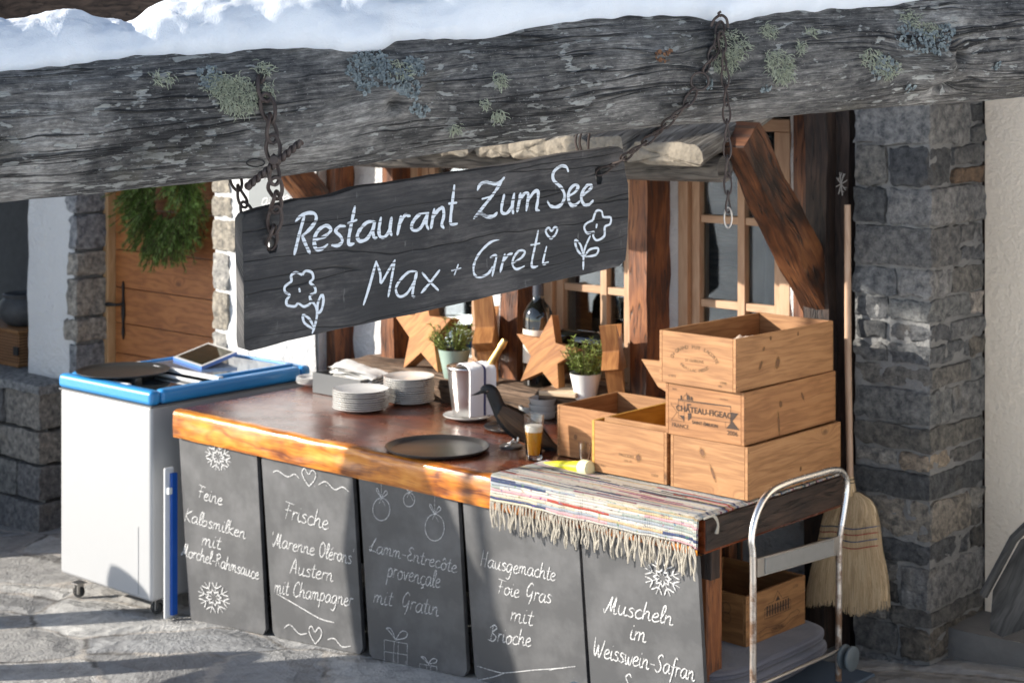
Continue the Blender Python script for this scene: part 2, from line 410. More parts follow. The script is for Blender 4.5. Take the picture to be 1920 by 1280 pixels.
def m_snow():
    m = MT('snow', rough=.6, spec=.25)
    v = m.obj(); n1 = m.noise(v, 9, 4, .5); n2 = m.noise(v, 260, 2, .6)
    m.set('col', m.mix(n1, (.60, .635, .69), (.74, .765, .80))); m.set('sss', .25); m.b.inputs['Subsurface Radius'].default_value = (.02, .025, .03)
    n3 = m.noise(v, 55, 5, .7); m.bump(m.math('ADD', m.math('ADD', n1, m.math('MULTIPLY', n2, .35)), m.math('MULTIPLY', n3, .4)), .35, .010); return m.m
M_SNOW = m_snow()
def m_sign():
    m = MT('sign_board_wood', rough=.7); uv = m.uv(1, 1, False)
    wob = m.noise(m.n('Mapping', Vector=uv, Scale=(1.5, 4, 1)), 2, 3)
    v2 = m.n('VectorMath', attrs={'operation': 'ADD'}, _0=uv, _1=m.n('CombineXYZ', X=0., Y=m.math('MULTIPLY', wob, .05)))
    g = m.noise(m.n('Mapping', Vector=v2, Scale=(5, 150, 1)), 1, 6, .7)
    big = m.noise(m.n('Mapping', Vector=uv, Scale=(5, 9, 1)), 1, 5, .65)
    f = m.math('ADD', m.math('MULTIPLY', g, .5), m.math('MULTIPLY', big, .74))
    col = m.ramp(f, (.44, (.005, .0055, .007)), (.62, (.015, .015, .017)), (.74, (.038, .035, .035)), (.88, (.11, .10, .098)))
    ck = m.math('ABSOLUTE', m.math('SUBTRACT', m.noise(m.n('Mapping', Vector=v2, Scale=(.7, 15, 1)), 1, 2, .5), .5))
    ckf = m.ramp(ck, (0, 1), (.010, 0)); pt = m.ramp(m.noise(m.n('Mapping', Vector=uv, Scale=(4, 11, 1)), 1, 6, .72), (.50, 0), (.62, .75)); col = m.mix(m.math('MULTIPLY', pt, m.ramp(g, (.35, .25), (.6, 1))), col, (.088, .080, .078)); col = m.mix(ckf, col, (.006, .006, .006))
    sc = m.noise(m.n('Mapping', Vector=uv, Rotation=(0, 0, .6), Scale=(46, 11, 1)), 1, 3, .6)
    col = m.mix(m.ramp(sc, (.66, 0), (.73, .45)), col, (.15, .14, .14))
    m.set('col', col); m.bump(m.math('SUBTRACT', g, m.math('MULTIPLY', ckf, 2.)), .5, .004); return m.m
M_SIGN = m_sign()
def m_paint(name, c, lo, hi, sc=(60, 200), dark=(.03, .03, .033), rough=.7):
    m = MT(name, rough=rough); uv = m.uv(1, 1, False)
    f = m.noise(m.n('Mapping', Vector=uv, Scale=(sc[0], sc[1], 1)), 1, 4, .65)
    m.set('col', m.mix(m.ramp(f, (lo, 1), (hi, 0)), c, dark)); return m.m
M_PAINT = m_paint('white_brush_paint', (.60, .64, .69), .40, .45, (12, 200))
M_CHALK = m_paint('white_chalk', (.80, .80, .80), .36, .60, (150, 190), (.13, .13, .135), .9)
def m_board():
    m = MT('blackboard', rough=.62, spec=1.); v = m.obj()
    n1 = m.noise(v, 5, 5, .6); n2 = m.noise(v, 90, 3, .6)
    sm = m.ramp(n1, (.45, 0), (.7, 1))
    col = m.mix(sm, (.040, .041, .045), (.100, .100, .105)); col = m.mix(m.ramp(n2, (.68, 0), (.75, .35)), col, (.16, .16, .165))
    m.set('col', col); m.set('rough', m.math('ADD', m.math('MULTIPLY', n1, .12), .56)); m.bump(n2, .05, .002); return m.m
M_BOARD = m_board()
M_TOP = wood('varnished_counter_top', (.055, .013, .006), (.16, .040, .016), (.26, .078, .03), rough=.3, coat=.5, bump=.12, ring=9)
_t = M_TOP.node_tree; _b = _t.nodes['Principled BSDF']
_c = _t.nodes.new('ShaderNodeTexCoord'); _n = _t.nodes.new('ShaderNodeTexNoise'); _n.inputs['Scale'].default_value = 7; _n.inputs['Detail'].default_value = 6; _n.inputs['Roughness'].default_value = .7
_r = _t.nodes.new('ShaderNodeMapRange'); _r.inputs[1].default_value = .35; _r.inputs[2].default_value = .68; _r.inputs[3].default_value = .17; _r.inputs[4].default_value = .33
_t.links.new(_c.outputs[3], _n.inputs['Vector']); _t.links.new(_n.outputs[0], _r.inputs[0]); _t.links.new(_r.outputs[0], _b.inputs['Roughness']); _t.links.new(_r.outputs[0], _b.inputs['Coat Roughness'])
M_EDGE = wood('worn_varnished_edge', (.15, .035, .006), (.58, .19, .018), (.85, .40, .06), rough=.32, coat=.5, bump=.3, mottle=1.1, ring=10)
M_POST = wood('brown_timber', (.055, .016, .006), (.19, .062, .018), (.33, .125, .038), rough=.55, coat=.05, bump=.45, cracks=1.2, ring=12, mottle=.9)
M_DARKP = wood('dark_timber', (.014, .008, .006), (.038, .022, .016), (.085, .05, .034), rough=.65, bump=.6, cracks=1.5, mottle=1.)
M_DOOR = wood('door_larch', (.21, .07, .02), (.335, .122, .035), (.42, .175, .058), rough=.5, bump=.2, knots=2.6, ring=16, mottle=.3)
M_OLDW = wood('old_grey_timber', (.05, .045, .04), (.13, .115, .10), (.25, .225, .195), rough=.85, bump=.7, cracks=1.6)
M_OLDB = wood('old_brown_timber', (.035, .022, .016), (.085, .055, .04), (.17, .12, .09), rough=.85, bump=.7, cracks=1.6)
M_WINF = wood('pale_window_wood', (.38, .22, .125), (.47, .295, .18), (.54, .365, .24), rough=.55, bump=.12, mottle=.25)
M_LEDGE = wood('worn_ledge_wood', (.07, .042, .026), (.18, .115, .075), (.34, .24, .17), rough=.8, bump=.7, cracks=1.3, mottle=1.)
PINE = []
for i, (a, b, c) in enumerate([((.235, .105, .038), (.35, .170, .066), (.43, .235, .105)), ((.22, .092, .031), (.325, .148, .054), (.40, .205, .085)), ((.25, .115, .043), (.365, .182, .073), (.445, .25, .118))]):
    PINE.append(wood('pine_crate_%s' % 'abc'[i], a, b, c, rough=.62, bump=.12, knots=2.0 + i * .5, ring=24, mottle=.3, wobble=.045))
M_PINEY = wood('yellow_pine_lining', (.36, .17, .022), (.50, .27, .04), (.57, .34, .07), rough=.6, bump=.1, mottle=.3)
M_PINED = wood('aged_pine', (.17, .075, .026), (.27, .13, .048), (.36, .19, .08), rough=.65, bump=.15, knots=2.4, mottle=.4)
M_STAR = wood('sawn_star_wood', (.26, .10, .03), (.41, .18, .056), (.52, .26, .09), rough=.65, bump=.35, ring=16, mottle=.5)
M_LIGHTW = wood('light_board_wood', (.50, .36, .22), (.60, .46, .31), (.68, .55, .40), rough=.65, bump=.15)
M_HANDLE = wood('broom_handle_wood', (.36, .22, .14), (.46, .30, .20), (.53, .37, .27), rough=.5, bump=.08, mottle=.3)
def m_plaster(name, c1, c2, sc=28, b=.9, dirt=None):
    m = MT(name, rough=.92); v = m.obj(); n1 = m.noise(v, sc, 6, .68); n2 = m.noise(v, 2.2, 4, .6)
    col = m.mix(n2, c1, c2)
    if dirt: col = m.mix(m.ramp(m.noise(v, 6, 5, .7), (.66, 0), (.74, .5)), col, dirt)
    m.set('col', col); m.bump(n1, b, .03); return m.m
M_PLAST = m_plaster('rough_white_plaster', (.66, .66, .665), (.78, .775, .765), dirt=(.36, .36, .36))
M_BEIGE = m_plaster('beige_plaster', (.76, .65, .53), (.82, .72, .60), 36, .6, dirt=(.36, .30, .25))
M_MORT = m_plaster('mortar', (.17, .173, .178), (.29, .285, .275), 40, .9)
def m_stone():
    m = MT('field_stone', rough=.8); v = m.obj(); a = m.attr()
    n1 = m.noise(v, 30, 8, .75); n2 = m.noise(v, 130, 4, .7); n3 = m.noise(v, 7, 4)
    col = m.mix(m.ramp(n1, (.38, .0), (.66, 1)), m.mix(1., a, (.40, .41, .44), 'MULTIPLY'), m.mix(1., a, (1.7, 1.64, 1.56), 'MULTIPLY'))
    col = m.mix(m.ramp(n3, (.58, 0), (.72, .3)), col, (.24, .20, .15)); col = m.mix(m.ramp(n2, (.66, 0), (.72, .3)), col, (.4, .39, .37))
    m.set('col', col); m.bump(m.math('ADD', n1, m.math('MULTIPLY', n2, .6)), 1., .022); return m.m
M_STONE = m_stone()
def m_ground():
    m = MT('flagstones', rough=.8); v = m.obj(); w = m.noise(v, 1.8, 4, .6, out=1)
    vv = m.n('VectorMath', attrs={'operation': 'ADD'}, _0=v, _1=m.n('VectorMath', attrs={'operation': 'SCALE'}, _0=w, Scale=.30))
    vv = m.n('Mapping', Vector=vv, Rotation=(0, 0, .5), Scale=(1.15, 1.9, .01))
    e = m.vor(vv, 1.0, 'DISTANCE_TO_EDGE'); cell = m.vor(vv, 1.0, 'F1', 'Color')
    mort = m.ramp(m.math('ADD', e, m.math('MULTIPLY', m.noise(v, 25, 4), .05)), (.030, 1), (.048, 0))
    n1 = m.noise(v, 9, 6, .7); n2 = m.noise(v, 70, 4, .7)
    base = m.ramp(m.n('SeparateColor', Color=cell), (0, (.24, .24, .24)), (.3, (.37, .36, .345)), (.55, (.27, .28, .295)), (.8, (.56, .545, .515)), (1, (.42, .405, .385)))
    col = m.mix(m.math('MULTIPLY', m.ramp(n1, (.36, 1), (.62, 0)), .6), base, (.16, .16, .162)); col = m.mix(m.ramp(n2, (.62, 0), (.7, .3)), col, (.50, .48, .45))
    col = m.mix(mort, col, m.mix(m.ramp(m.noise(v, 3.5, 3), (.45, 0), (.55, 1)), (.10, .095, .09), m.mix(n2, (.36, .33, .295), (.48, .44, .40))))
    m.set('col', col)
    h = m.math('ADD', m.math('MULTIPLY', m.ramp(e, (.04, 0), (.16, 1)), .9), m.math('MULTIPLY', n1, .9)); m.bump(m.math('ADD', h, m.math('MULTIPLY', n2, .25)), 1., .045); return m.m
M_GROUND = m_ground()
def m_metal(name, col, rough, var=.15, sc=20, rust=None):
    m = MT(name, metal=1.); v = m.obj(); n = m.noise(v, sc, 5, .6)
    c = col
    if rust:
        f = m.ramp(m.noise(v, sc * .6, 5, .7), (.45, 0), (.6, 1)); c = m.mix(f, col, rust); m.set('metal', m.math('SUBTRACT', 1., m.math('MULTIPLY', f, .8)))
    m.set('col', c); m.set('rough', m.math('ADD', m.math('MULTIPLY', n, var), rough)); return m.m
M_IRON = m_metal('rusty_iron', (.09, .075, .07), .5, .2, 60, (.035, .02, .016))
M_CHROME = m_metal('worn_chrome', (.72, .70, .68), .16, .2, 30)
M_TUBE = m_metal('rusting_tube', (.55, .51, .47), .25, .25, 18, (.15, .085, .05))
M_STEEL = m_metal('brushed_steel', (.60, .585, .57), .22, .2, 14)
M_BLACKIRON = plain('black_iron', (.012, .012, .013), .5, .2)
M_TRAY = plain('black_tray', (.035, .034, .034), .3, .15, .06, 120)
M_CERAM = MT('white_ceramic', col=(.72, .71, .69), rough=.18, coat=.3).m
M_FRZ = plain('white_freezer_panel', (.40, .405, .415), .32, .02)
M_BLUE = MT('blue_plastic', col=(.035, .27, .62), rough=.3, coat=.25).m
M_ALU = MT('white_aluminium', col=(.74, .75, .76), rough=.35).m
M_DGLASS = MT('dark_lid_glass', col=(.022, .026, .03), rough=.04, spec=.6).m
M_SCREEN = MT('tablet_screen', col=(.012, .018, .014), rough=.05, spec=.6).m
M_RUBBER = plain('black_rubber', (.02, .02, .02), .7, .2)
M_DARK = plain('dark_interior', (.014, .012, .011), .9)
M_GREYBOX = plain('grey_holder', (.11, .115, .12), .5, .05)
M_PAPER = plain('white_paper', (.80, .79, .77), .9, .04, .2, 50)
def m_glass(name, col=(1, 1, 1), rough=.0, ior=1.45):
    return MT(name, col=col, rough=rough, trans=1., ior=ior).m
M_GLASS = m_glass('clear_glass'); M_BEER = MT('amber_beer', col=(1., .50, .03), rough=.02, trans=.62, ior=1.33).m
M_FOAM = plain('beer_foam', (.85, .80, .70), .7, .05, .3, 90)
def m_pane():
    m = MT('window_pane'); fr = m.n('Fresnel', IOR=1.5)
    g = m.n('BsdfGlossy', Roughness=.015, Color=(.95, .97, 1)); t = m.n('BsdfTransparent', Color=(.82, .86, .86))
    fr = m.math('ADD', m.math('MULTIPLY', fr, .75), .0, clamp=True)
    mx = m.n('MixShader', _0=fr, _1=t, _2=g)
    m.t.links.new(mx, m.t.nodes['Material Output'].inputs[0]); return m.m
M_PANE = m_pane()
M_WGLASS = MT('dark_bottle_glass', col=(.006, .007, .006), rough=.05, spec=.8, coat=.5).m
M_GOLD = m_metal('gold_foil', (.80, .52, .20), .3, .2, 80)
M_LABEL = plain('cream_label', (.70, .66, .58), .8, .04)
M_CURT = plain('grey_curtain', (.085, .088, .10), .95, .1)
M_STRAW = wood('straw_bristles', (.44, .29, .15), (.68, .50, .30), (.80, .65, .44), su=1, sv=3, rough=.8, bump=.8, mottle=.5)
def m_felt():
    m = MT('grey_blanket_wool', rough=.95, sheen=.3); v = m.obj(); z = m.n('SeparateXYZ', 2, Vector=v); n1 = m.noise(v, 200, 3)
    zz = m.math('ADD', z, m.math('MULTIPLY', m.noise(v, 5, 2), .012)); w = m.math('SINE', m.math('MULTIPLY', zz, 470.))
    m.set('col', m.mix(m.math('ADD', m.math('MULTIPLY', w, .3), n1), (.055, .058, .085), (.13, .135, .175))); m.bump(m.math('ADD', m.math('MULTIPLY', w, .6), n1), .6, .004); return m.m
M_FELT = m_felt()
M_YEL = MT('yellow_plastic', col=(.74, .68, .03), rough=.35, sss=.15).m
M_YCAP = MT('pale_cap', col=(.78, .72, .42), rough=.4).m
M_CROW = plain('crow_black', (.007, .007, .008), .6, .3, .35, 60)
M_WING = wood('crow_wing_brown', (.03, .017, .009), (.10, .055, .028), (.19, .11, .058), rough=.7, bump=.5)
M_WHITEPOT = plain('white_pot', (.70, .70, .69), .5, .05)
M_GREENPOT = plain('sage_green_pot', (.27, .36, .31), .45, .06)
M_SOIL = plain('soil', (.03, .022, .016), .95, .3, .5, 80)
def m_leaf(name, c1, c2):
    m = MT(name, rough=.5, spec=.35); r = m.noise(m.obj(), 60, 3); m.set('col', m.mix(m.ramp(r, (.3, 0), (.7, 1)), c1, c2)); m.set('sss', 0.); return m.m
M_FIR = m_leaf('fir_needles', (.055, .125, .022), (.21, .31, .075)); M_SHRUB = m_leaf('shrub_needles', (.10, .155, .025), (.29, .36, .085))
M_TWIG = plain('twig', (.05, .03, .018), .9)
M_LICH = plain('pale_beard_lichen', (.34, .36, .27), .95, .35, 0, 90); M_LICHB = plain('blue_grey_lichen', (.25, .29, .30), .95, .45, .9, 160)
M_INK = MT('stamp_ink', col=(.045, .026, .018), rough=.8).m
M_INKF = MT('faded_stamp_ink', col=(.15, .085, .04), rough=.8).m
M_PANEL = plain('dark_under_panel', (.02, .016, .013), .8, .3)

# ================================================================== setting
def xs(a, b, n): return [a + (b - a) * i / n for i in range(n + 1)]
mb = MB()
mb.grid(lambda u, v: V((-40 + 80 * u, -45 + 47.5 * v, gz(-40 + 80 * u) + .012 * fbm((80 * u * 2, 47 * v * 2, 0)))), 320, 190)
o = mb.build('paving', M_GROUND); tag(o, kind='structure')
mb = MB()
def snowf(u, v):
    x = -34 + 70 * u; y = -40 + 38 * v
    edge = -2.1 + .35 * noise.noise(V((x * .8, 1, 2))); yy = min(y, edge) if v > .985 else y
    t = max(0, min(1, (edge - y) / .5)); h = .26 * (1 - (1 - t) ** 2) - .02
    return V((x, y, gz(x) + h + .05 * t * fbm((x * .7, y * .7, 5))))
mb.grid(snowf, 150, 110); o = mb.build('added_snow_ground', M_SNOW); tag(o, kind='structure')  # unseen snow field, added so its bounce lifts camera-facing shade

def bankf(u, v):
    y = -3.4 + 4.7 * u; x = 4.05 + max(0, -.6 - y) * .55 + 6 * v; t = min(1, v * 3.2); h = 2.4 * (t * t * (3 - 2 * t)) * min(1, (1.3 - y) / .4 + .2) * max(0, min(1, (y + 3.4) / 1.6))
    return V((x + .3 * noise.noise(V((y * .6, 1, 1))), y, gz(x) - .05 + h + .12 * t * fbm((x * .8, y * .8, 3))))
mb = MB(); mb.grid(bankf, 90, 60); o = mb.build('added_snow_bank', M_SNOW); tag(o, kind='structure')  # unseen bank, added to bounce sunlight onto right-facing sides

# ---- stones
def stone(mb, x0, x1, y0, y1, z0, z1, col, n=6, k=7, amp=.012):
    c = V(((x0 + x1) / 2, (y0 + y1) / 2, (z0 + z1) / 2)); h = V(((x1 - x0) / 2, (y1 - y0) / 2, (z1 - z0) / 2)); hm = min(h)
    seed = V((random.uniform(0, 50), random.uniform(0, 50), 0))
    for ax in range(3):
        for sg in (-1, 1):
            a, b = [i for i in range(3) if i != ax]
            if (ax == 1) ^ (sg < 0): a, b = b, a
            def f(u, v, ax=ax, sg=sg, a=a, b=b):
                p = V((0, 0, 0)); p[ax] = sg; p[a] = 2 * u - 1; p[b] = 2 * v - 1
                q = V([h[i] - (1 - abs(p[i])) * h[i] for i in range(3)])      # distance measured from centre
                rr = min(.013, hm * .5); e = V([max(0, abs(p[i]) * h[i] - (h[i] - rr)) for i in range(3)]); L = e.length
                base = V([math.copysign(min(abs(p[i]) * h[i], h[i] - rr), p[i]) for i in range(3)])
                if L > 1e-6: base += V([math.copysign(e[i], p[i]) for i in range(3)]) * (rr / max(e)) * (max(e) / L) if max(e) > 0 else V((0, 0, 0))
                base += V((fbm(base * 20 + seed), fbm(base * 20 + seed + V((9, 0, 0))), fbm(base * 20 + seed + V((0, 9, 0))))) * amp
                return c + base
            mb.grid(f, n, n, col=col)
SC = [(.115, .122, .13), (.15, .152, .155), (.085, .09, .098), (.135, .138, .14), (.165, .16, .15), (.115, .12, .122), (.185, .168, .145), (.13, .127, .122), (.155, .15, .138), (.10, .105, .11)]
def gcol():
    c = random.choice(SC); k = random.uniform(.55, 1.5); return tuple(x * k for x in c)
def scol():
    r = random.random()
    if r < .04: return (.42, .38, .34)
    if r < .08: return (.15, .10, .065)
    if r < .11: return (.30, .25, .195)
    c = random.choice(SC); k = random.uniform(.45, 1.35); return tuple(x * k * 1.2 for x in c)
def quoin(name, x0, x1, y0, y1, z0, z1, parent=None, hmin=.09, hmax=.2, label=None, front_min=.10):
    """stacked stones round a corner that shows its front (y0) and its right side (x1)"""
    mb = MB(); z = z0
    while z < z1 - .04:
        h = min(random.uniform(hmin, hmax), z1 - z)
        if z1 - z - h < .06: h = z1 - z
        g = .006; Wd = x1 - x0; D = y1 - y0; j = lambda: random.uniform(-.012, .012)
        cw = Wd * random.choice((.42, .55, .7, 1.)) ; cdp = D * random.choice((.4, .55, .75, 1.))
        if Wd - cw < front_min: cw = Wd
        stone(mb, x1 - cw + g / 2, x1 + j() * .6, y0 + j() * .6, y0 + cdp - g / 2 if cdp < D else y1 + .01 + j(), z + g / 2, z + h - g / 2, scol() if cw < Wd * .8 else gcol(), 9)
        if cw < Wd:
            if h > .15 and random.random() < .4:
                stone(mb, x0 + j() * .5, x1 - cw - g / 2, y0 + j() * .6, y0 + .2, z + g / 2, z + h * .5 - g / 2, scol()); stone(mb, x0 + j() * .5, x1 - cw - g / 2, y0 + j() * .6, y0 + .2, z + h * .5 + g / 2, z + h - g / 2, scol())
            else: stone(mb, x0 + j() * .5, x1 - cw - g / 2, y0 + j() * .6, y0 + .2, z + g / 2, z + h - g / 2, scol())
        if cdp < D:
            if h > .13 and random.random() < .5:
                stone(mb, x1 - .2, x1 + j() * .6, y0 + cdp + g / 2, y1 + .01 + j(), z + g / 2, z + h * .48 - g / 2, scol()); stone(mb, x1 - .2, x1 + j() * .6, y0 + cdp + g / 2, y1 + .01 + j(), z + h * .48 + g / 2, z + h - g / 2, scol())
            else: stone(mb, x1 - .2, x1 + j() * .6, y0 + cdp + g / 2, y1 + .01 + j(), z + g / 2, z + h - g / 2, scol())
        z += h
    mo = MB(); ins = .011
    mo.grid(lambda u, v: V((x0 + .002 + (x1 - ins - x0) * u, y0 + ins + .008 * fbm((u * 9, v * 30, 1)), z0 + (z1 - z0) * v)), 20, 80)
    mo.grid(lambda u, v: V((x1 - ins + .008 * fbm((u * 9, v * 30, 1)) * math.sin(math.pi * u), y0 + ins + (y1 - y0 - ins) * u, z0 + (z1 - z0) * v)), 20, 80)
    return mb.build(name, M_STONE, parent), mo.build('mortar', M_MORT, parent)

# ---- stone corner pillar on the right and the plaster wall beyond it
P = thing('stone_pillar', 'tall grey fieldstone corner pillar beside the beige plaster wall', 'stone pillar', (2.9, 1.05, .2))
px0 = ony(1600, 600, 1.05).x; px1 = ony(1745, 600, 1.05).x
quoin('stonework', px0, px1, 1.05, 1.47, .15, 3.0, P, .06, .16)
o = MB().box((px1 + 2.0, 1.62, 1.9), (4.0, .3, 3.8), grain=2).build('plaster_wall', M_BEIGE)
tag(o, 'pale beige rough plaster wall right of the stone pillar', 'wall')
# shift so its left face starts at the pillar side
mb = MB()
mb.grid(lambda u, v: V((px1 - .02 + 4.2 * u, 1.20 + .03 * fbm((u * 20, v * 3, 8)), .1 + .245 * v)), 60, 6)
mb.grid(lambda u, v: V((px1 - .02 + 4.2 * u, 1.20 + .27 * v + .02 * fbm((u * 20, v * 3, 4)), .345 + .01 * fbm((u * 30, v * 4, 2)))), 60, 6)
o = mb.build('wall_plinth', plain('grey_plinth', (.13, .125, .12), .9, .3, .8, 12)); tag(o, 'low grey rendered plinth at the foot of the beige wall', 'plinth')

# ---- the wooden chalet facade
B = thing('chalet_facade', 'chalet front with brown timber posts, pale framed windows and white plaster behind the counter', 'building', (0, 1.25, 0))
xA = ony(592, 600, 1.05).x; xd0 = ony(145, 600, 1.05).x; xd1 = ony(403, 600, 1.05).x; xal = ony(53, 600, 1.05).x
Zt = 2.62
mb = MB()
def wall_seg(mb, x0, x1, z0, z1, y=1.05, bulge=.012, th=.5):
    n = max(4, int((x1 - x0) * 40)); k = max(4, int((z1 - z0) * 40))
    mb.grid(lambda u, v: V((x0 + (x1 - x0) * u, y - bulge * fbm(((x0 + (x1 - x0) * u) * 5, (z0 + (z1 - z0) * v) * 5, 3)), z0 + (z1 - z0) * v)), n, k)
    mb.box(((x0 + x1) / 2, y + .02 + th / 2, (z0 + z1) / 2), (x1 - x0, th, z1 - z0), grain=2)
wall_seg(mb, xal, xd0 - .03, -.5, Zt)
wall_seg(mb, xd1 - .0, xA, -.3, Zt)
wall_seg(mb, xd0, xd1, 2.2, Zt)
yW = 1.24
winx = [(ony(770, 500, yW).x, ony(905, 500, yW).x), (ony(1020, 500, yW).x, ony(1195, 500, yW).x), (ony(1272, 500, yW).x, ony(1482, 500, yW).x)]
cur = xA
for a, b in winx + [(2.75, 2.75)]:
    wall_seg(mb, cur, a, -.1, Zt, yW, .014, .2); cur = b
for a, b in winx:
    wall_seg(mb, a, b, -.1, 1.0, yW, .01, .2); wall_seg(mb, a, b, 2.22, Zt, yW, .01, .2)
mb.build('wall', M_PLAST, B)
# alcove at the far left
mb = MB()
mb.box((xal - .8, 1.75, 1.2), (1.6, .06, 3.0), grain=2)
mb.build('alcove_back', plain('grey_alcove', (.20, .20, .205), .9, .2, .4, 20), B)
mb = MB(); mb.box((xal - .8, 1.12, 2.22), (1.598, .14, .22)); mb.build('alcove_beam', M_PINED, B, .01)
# upper storey of old squared logs
mb = MB(); z = Zt + .02
while z < 4.6:
    h = random.uniform(.2, .27); x = -5.2
    while x < 6.8:
        l = random.uniform(1.4, 2.8); mb.box((x + l / 2, 1.25 + random.uniform(-.012, .012), z + h / 2), (l - .012, .3, h - .014)); x += l
    z += h
mb.build('upper_log_wall', M_OLDB, B, .012)
# roof edge far above, with snow
mb = MB()
mb.box((.6, .82, 4.55), (12.4, 1.6, .12), Matrix.Rotation(R(18), 3, 'X')); mb.build('roof', M_OLDW, B, .01)
# posts: front face + right side seen
def post(pa, pb, y0, y1, z0, z1, m=M_POST, wav=.008):
    x0 = ony(pa, 550, y0).x; x1 = ony(pb, 550, y0).x; sd = random.uniform(0, 99)
    mb = MB(); nz = 40; c = [(x0, y0), (x1, y0), (x1, y1), (x0, y1)]
    ou, ov = random.uniform(0, 9), random.uniform(0, 9)
    def side(a, b, off):
        def f(u, v):
            z = z0 + (z1 - z0) * v; w = V((fbm((a[0] * 9 + sd, z * 2.2, a[1] * 9)), fbm((a[0] * 9, z * 2.2 + sd, 7)), 0)) * wav
            w2 = V((fbm((b[0] * 9 + sd, z * 2.2, b[1] * 9)), fbm((b[0] * 9, z * 2.2 + sd, 7)), 0)) * wav
            p = V((a[0], a[1], z)) + w; q = V((b[0], b[1], z)) + w2
            r = p.lerp(q, u); return r + V((fbm((r.x * 30, r.y * 30, z * 4 + sd)), fbm((r.x * 30, r.y * 30, z * 4)), 0)) * .004
        L = (V(b) - V(a)).length
        mb.grid(f, 4, nz, uvf=lambda u, v: (z0 + (z1 - z0) * v + ou, u * L + off + ov), smooth=True)
    side(c[0], c[1], 0); side(c[1], c[2], .4); side(c[2], c[3], .8); side(c[3], c[0], 1.2)
    return mb.build('timber_post', m, B, sharp=45)
post(605, 630, 1.12, 1.30, .3, 2.6)
post(715, 738, 1.12, 1.30, .95, 2.6)
post(937, 969, 1.08, 1.30, .95, 2.6)
post(1180, 1212, 1.08, 1.30, .95, 2.6)
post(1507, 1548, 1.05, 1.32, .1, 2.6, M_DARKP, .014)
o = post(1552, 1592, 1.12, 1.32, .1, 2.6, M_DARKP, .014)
mb = MB(); mb.box((2.44, 1.215, 1.7), (.085, .05, 1.5)); mb.build('timber_strip', M_POST, B, .004)
# windows: frame, muntins, panes, a room behind
def window(a, b, z0, z1, vpx, hz, curtain):
    f = MB(); w = .05; y = yW + .0
    f.box(((a + b) / 2, y + .03, z1 - w / 2), (b - a, .07, w)); f.box(((a + b) / 2, y + .03, z0 + w / 2), (b - a, .07, w))
    f.box((a + w / 2, y + .03, (z0 + z1) / 2), (w, .07, z1 - z0 - 2 * w)); f.box((b - w / 2, y + .03, (z0 + z1) / 2), (w, .07, z1 - z0 - 2 * w))
    f.box((a + w + .021, y + .045, (z0 + z1) / 2), (.042, .045, z1 - z0 - 2 * w - .002)); f.box((b - w - .021, y + .045, (z0 + z1) / 2), (.042, .045, z1 - z0 - 2 * w - .002))
    fr = f.build('window', M_WINF, B, .004)
    g = MB(); xv = ony(vpx, 500, y + .02).x
    g.box((xv, y + .045, (z0 + z1) / 2), (.036, .04, z1 - z0 - 2 * w - .004))
    for h in hz:
        for p, q in ((a + w + .043, xv - .0185), (xv + .0185, b - w - .043)): g.box(((p + q) / 2, y + .047, h), (q - p, .034, .032))
    g.build('glazing_bars', M_WINF, fr, .003)
    p = MB(); p.box(((a + b) / 2, y + .055, (z0 + z1) / 2), (b - a - 2 * w + .01, .004, z1 - z0 - 2 * w + .01)); p.build('pane', M_PANE, fr)
    if curtain:
        c = MB(); x0, x1 = curtain
        c.grid(lambda u, v: V((x0 + (x1 - x0) * u, y + .17 + .018 * math.sin(u * 26), z0 + .02 + (z1 - z0 - .06) * v)), 60, 4); c.build('curtain', M_CURT, fr)
window(winx[0][0], winx[0][1], 1.0, 2.2, 808, [1.55], None)
window(winx[1][0], winx[1][1], 1.0, 2.2, 1130, [ony(1080, 541, yW).z, 1.95], None)
window(winx[2][0], winx[2][1], 1.0, 2.2, 1388, [ony(1330, 412, yW).z, ony(1330, 571, yW).z], (winx[2][0] + .2, winx[2][1] - .02))
mb = MB(); mb.box((1.3, 2.5, 1.5), (3.4, .05, 2.4)); mb.box((1.3, 2.0, .5), (3.4, 1.0, .05)); mb.box((-.42, 2.0, 1.5), (.05, 1.0, 2.4)); mb.box((3.02, 2.0, 1.5), (.05, 1.0, 2.4)); mb.box((1.3, 2.0, 2.7), (3.4, 1.0, .05))
mb.build('room_lining', M_OLDB, B)
# ledge under the windows
mb = MB(); zl = 1.03
def led(u, v):
    x = .06 + 2.56 * u; prof = [(1.30, zl), (1.2, zl), (1.05, zl), (.985, zl - .004), (.972, zl - .02), (.972, zl - .06), (.978, zl - .13)]
    i = v * (len(prof) - 1); k = min(int(i), len(prof) - 2); t = i - k
    y = prof[k][0] * (1 - t) + prof[k + 1][0] * t; z = prof[k][1] * (1 - t) + prof[k + 1][1] * t
    return V((x, y + .012 * fbm((x * 4, z * 20, 2)), z + .006 * fbm((x * 3, y * 12, 6))))
mb.grid(led, 120, 18, uvf=lambda u, v: (2.84 * u, .5 * v), flip=True); mb.build('window_ledge', M_LEDGE, B)
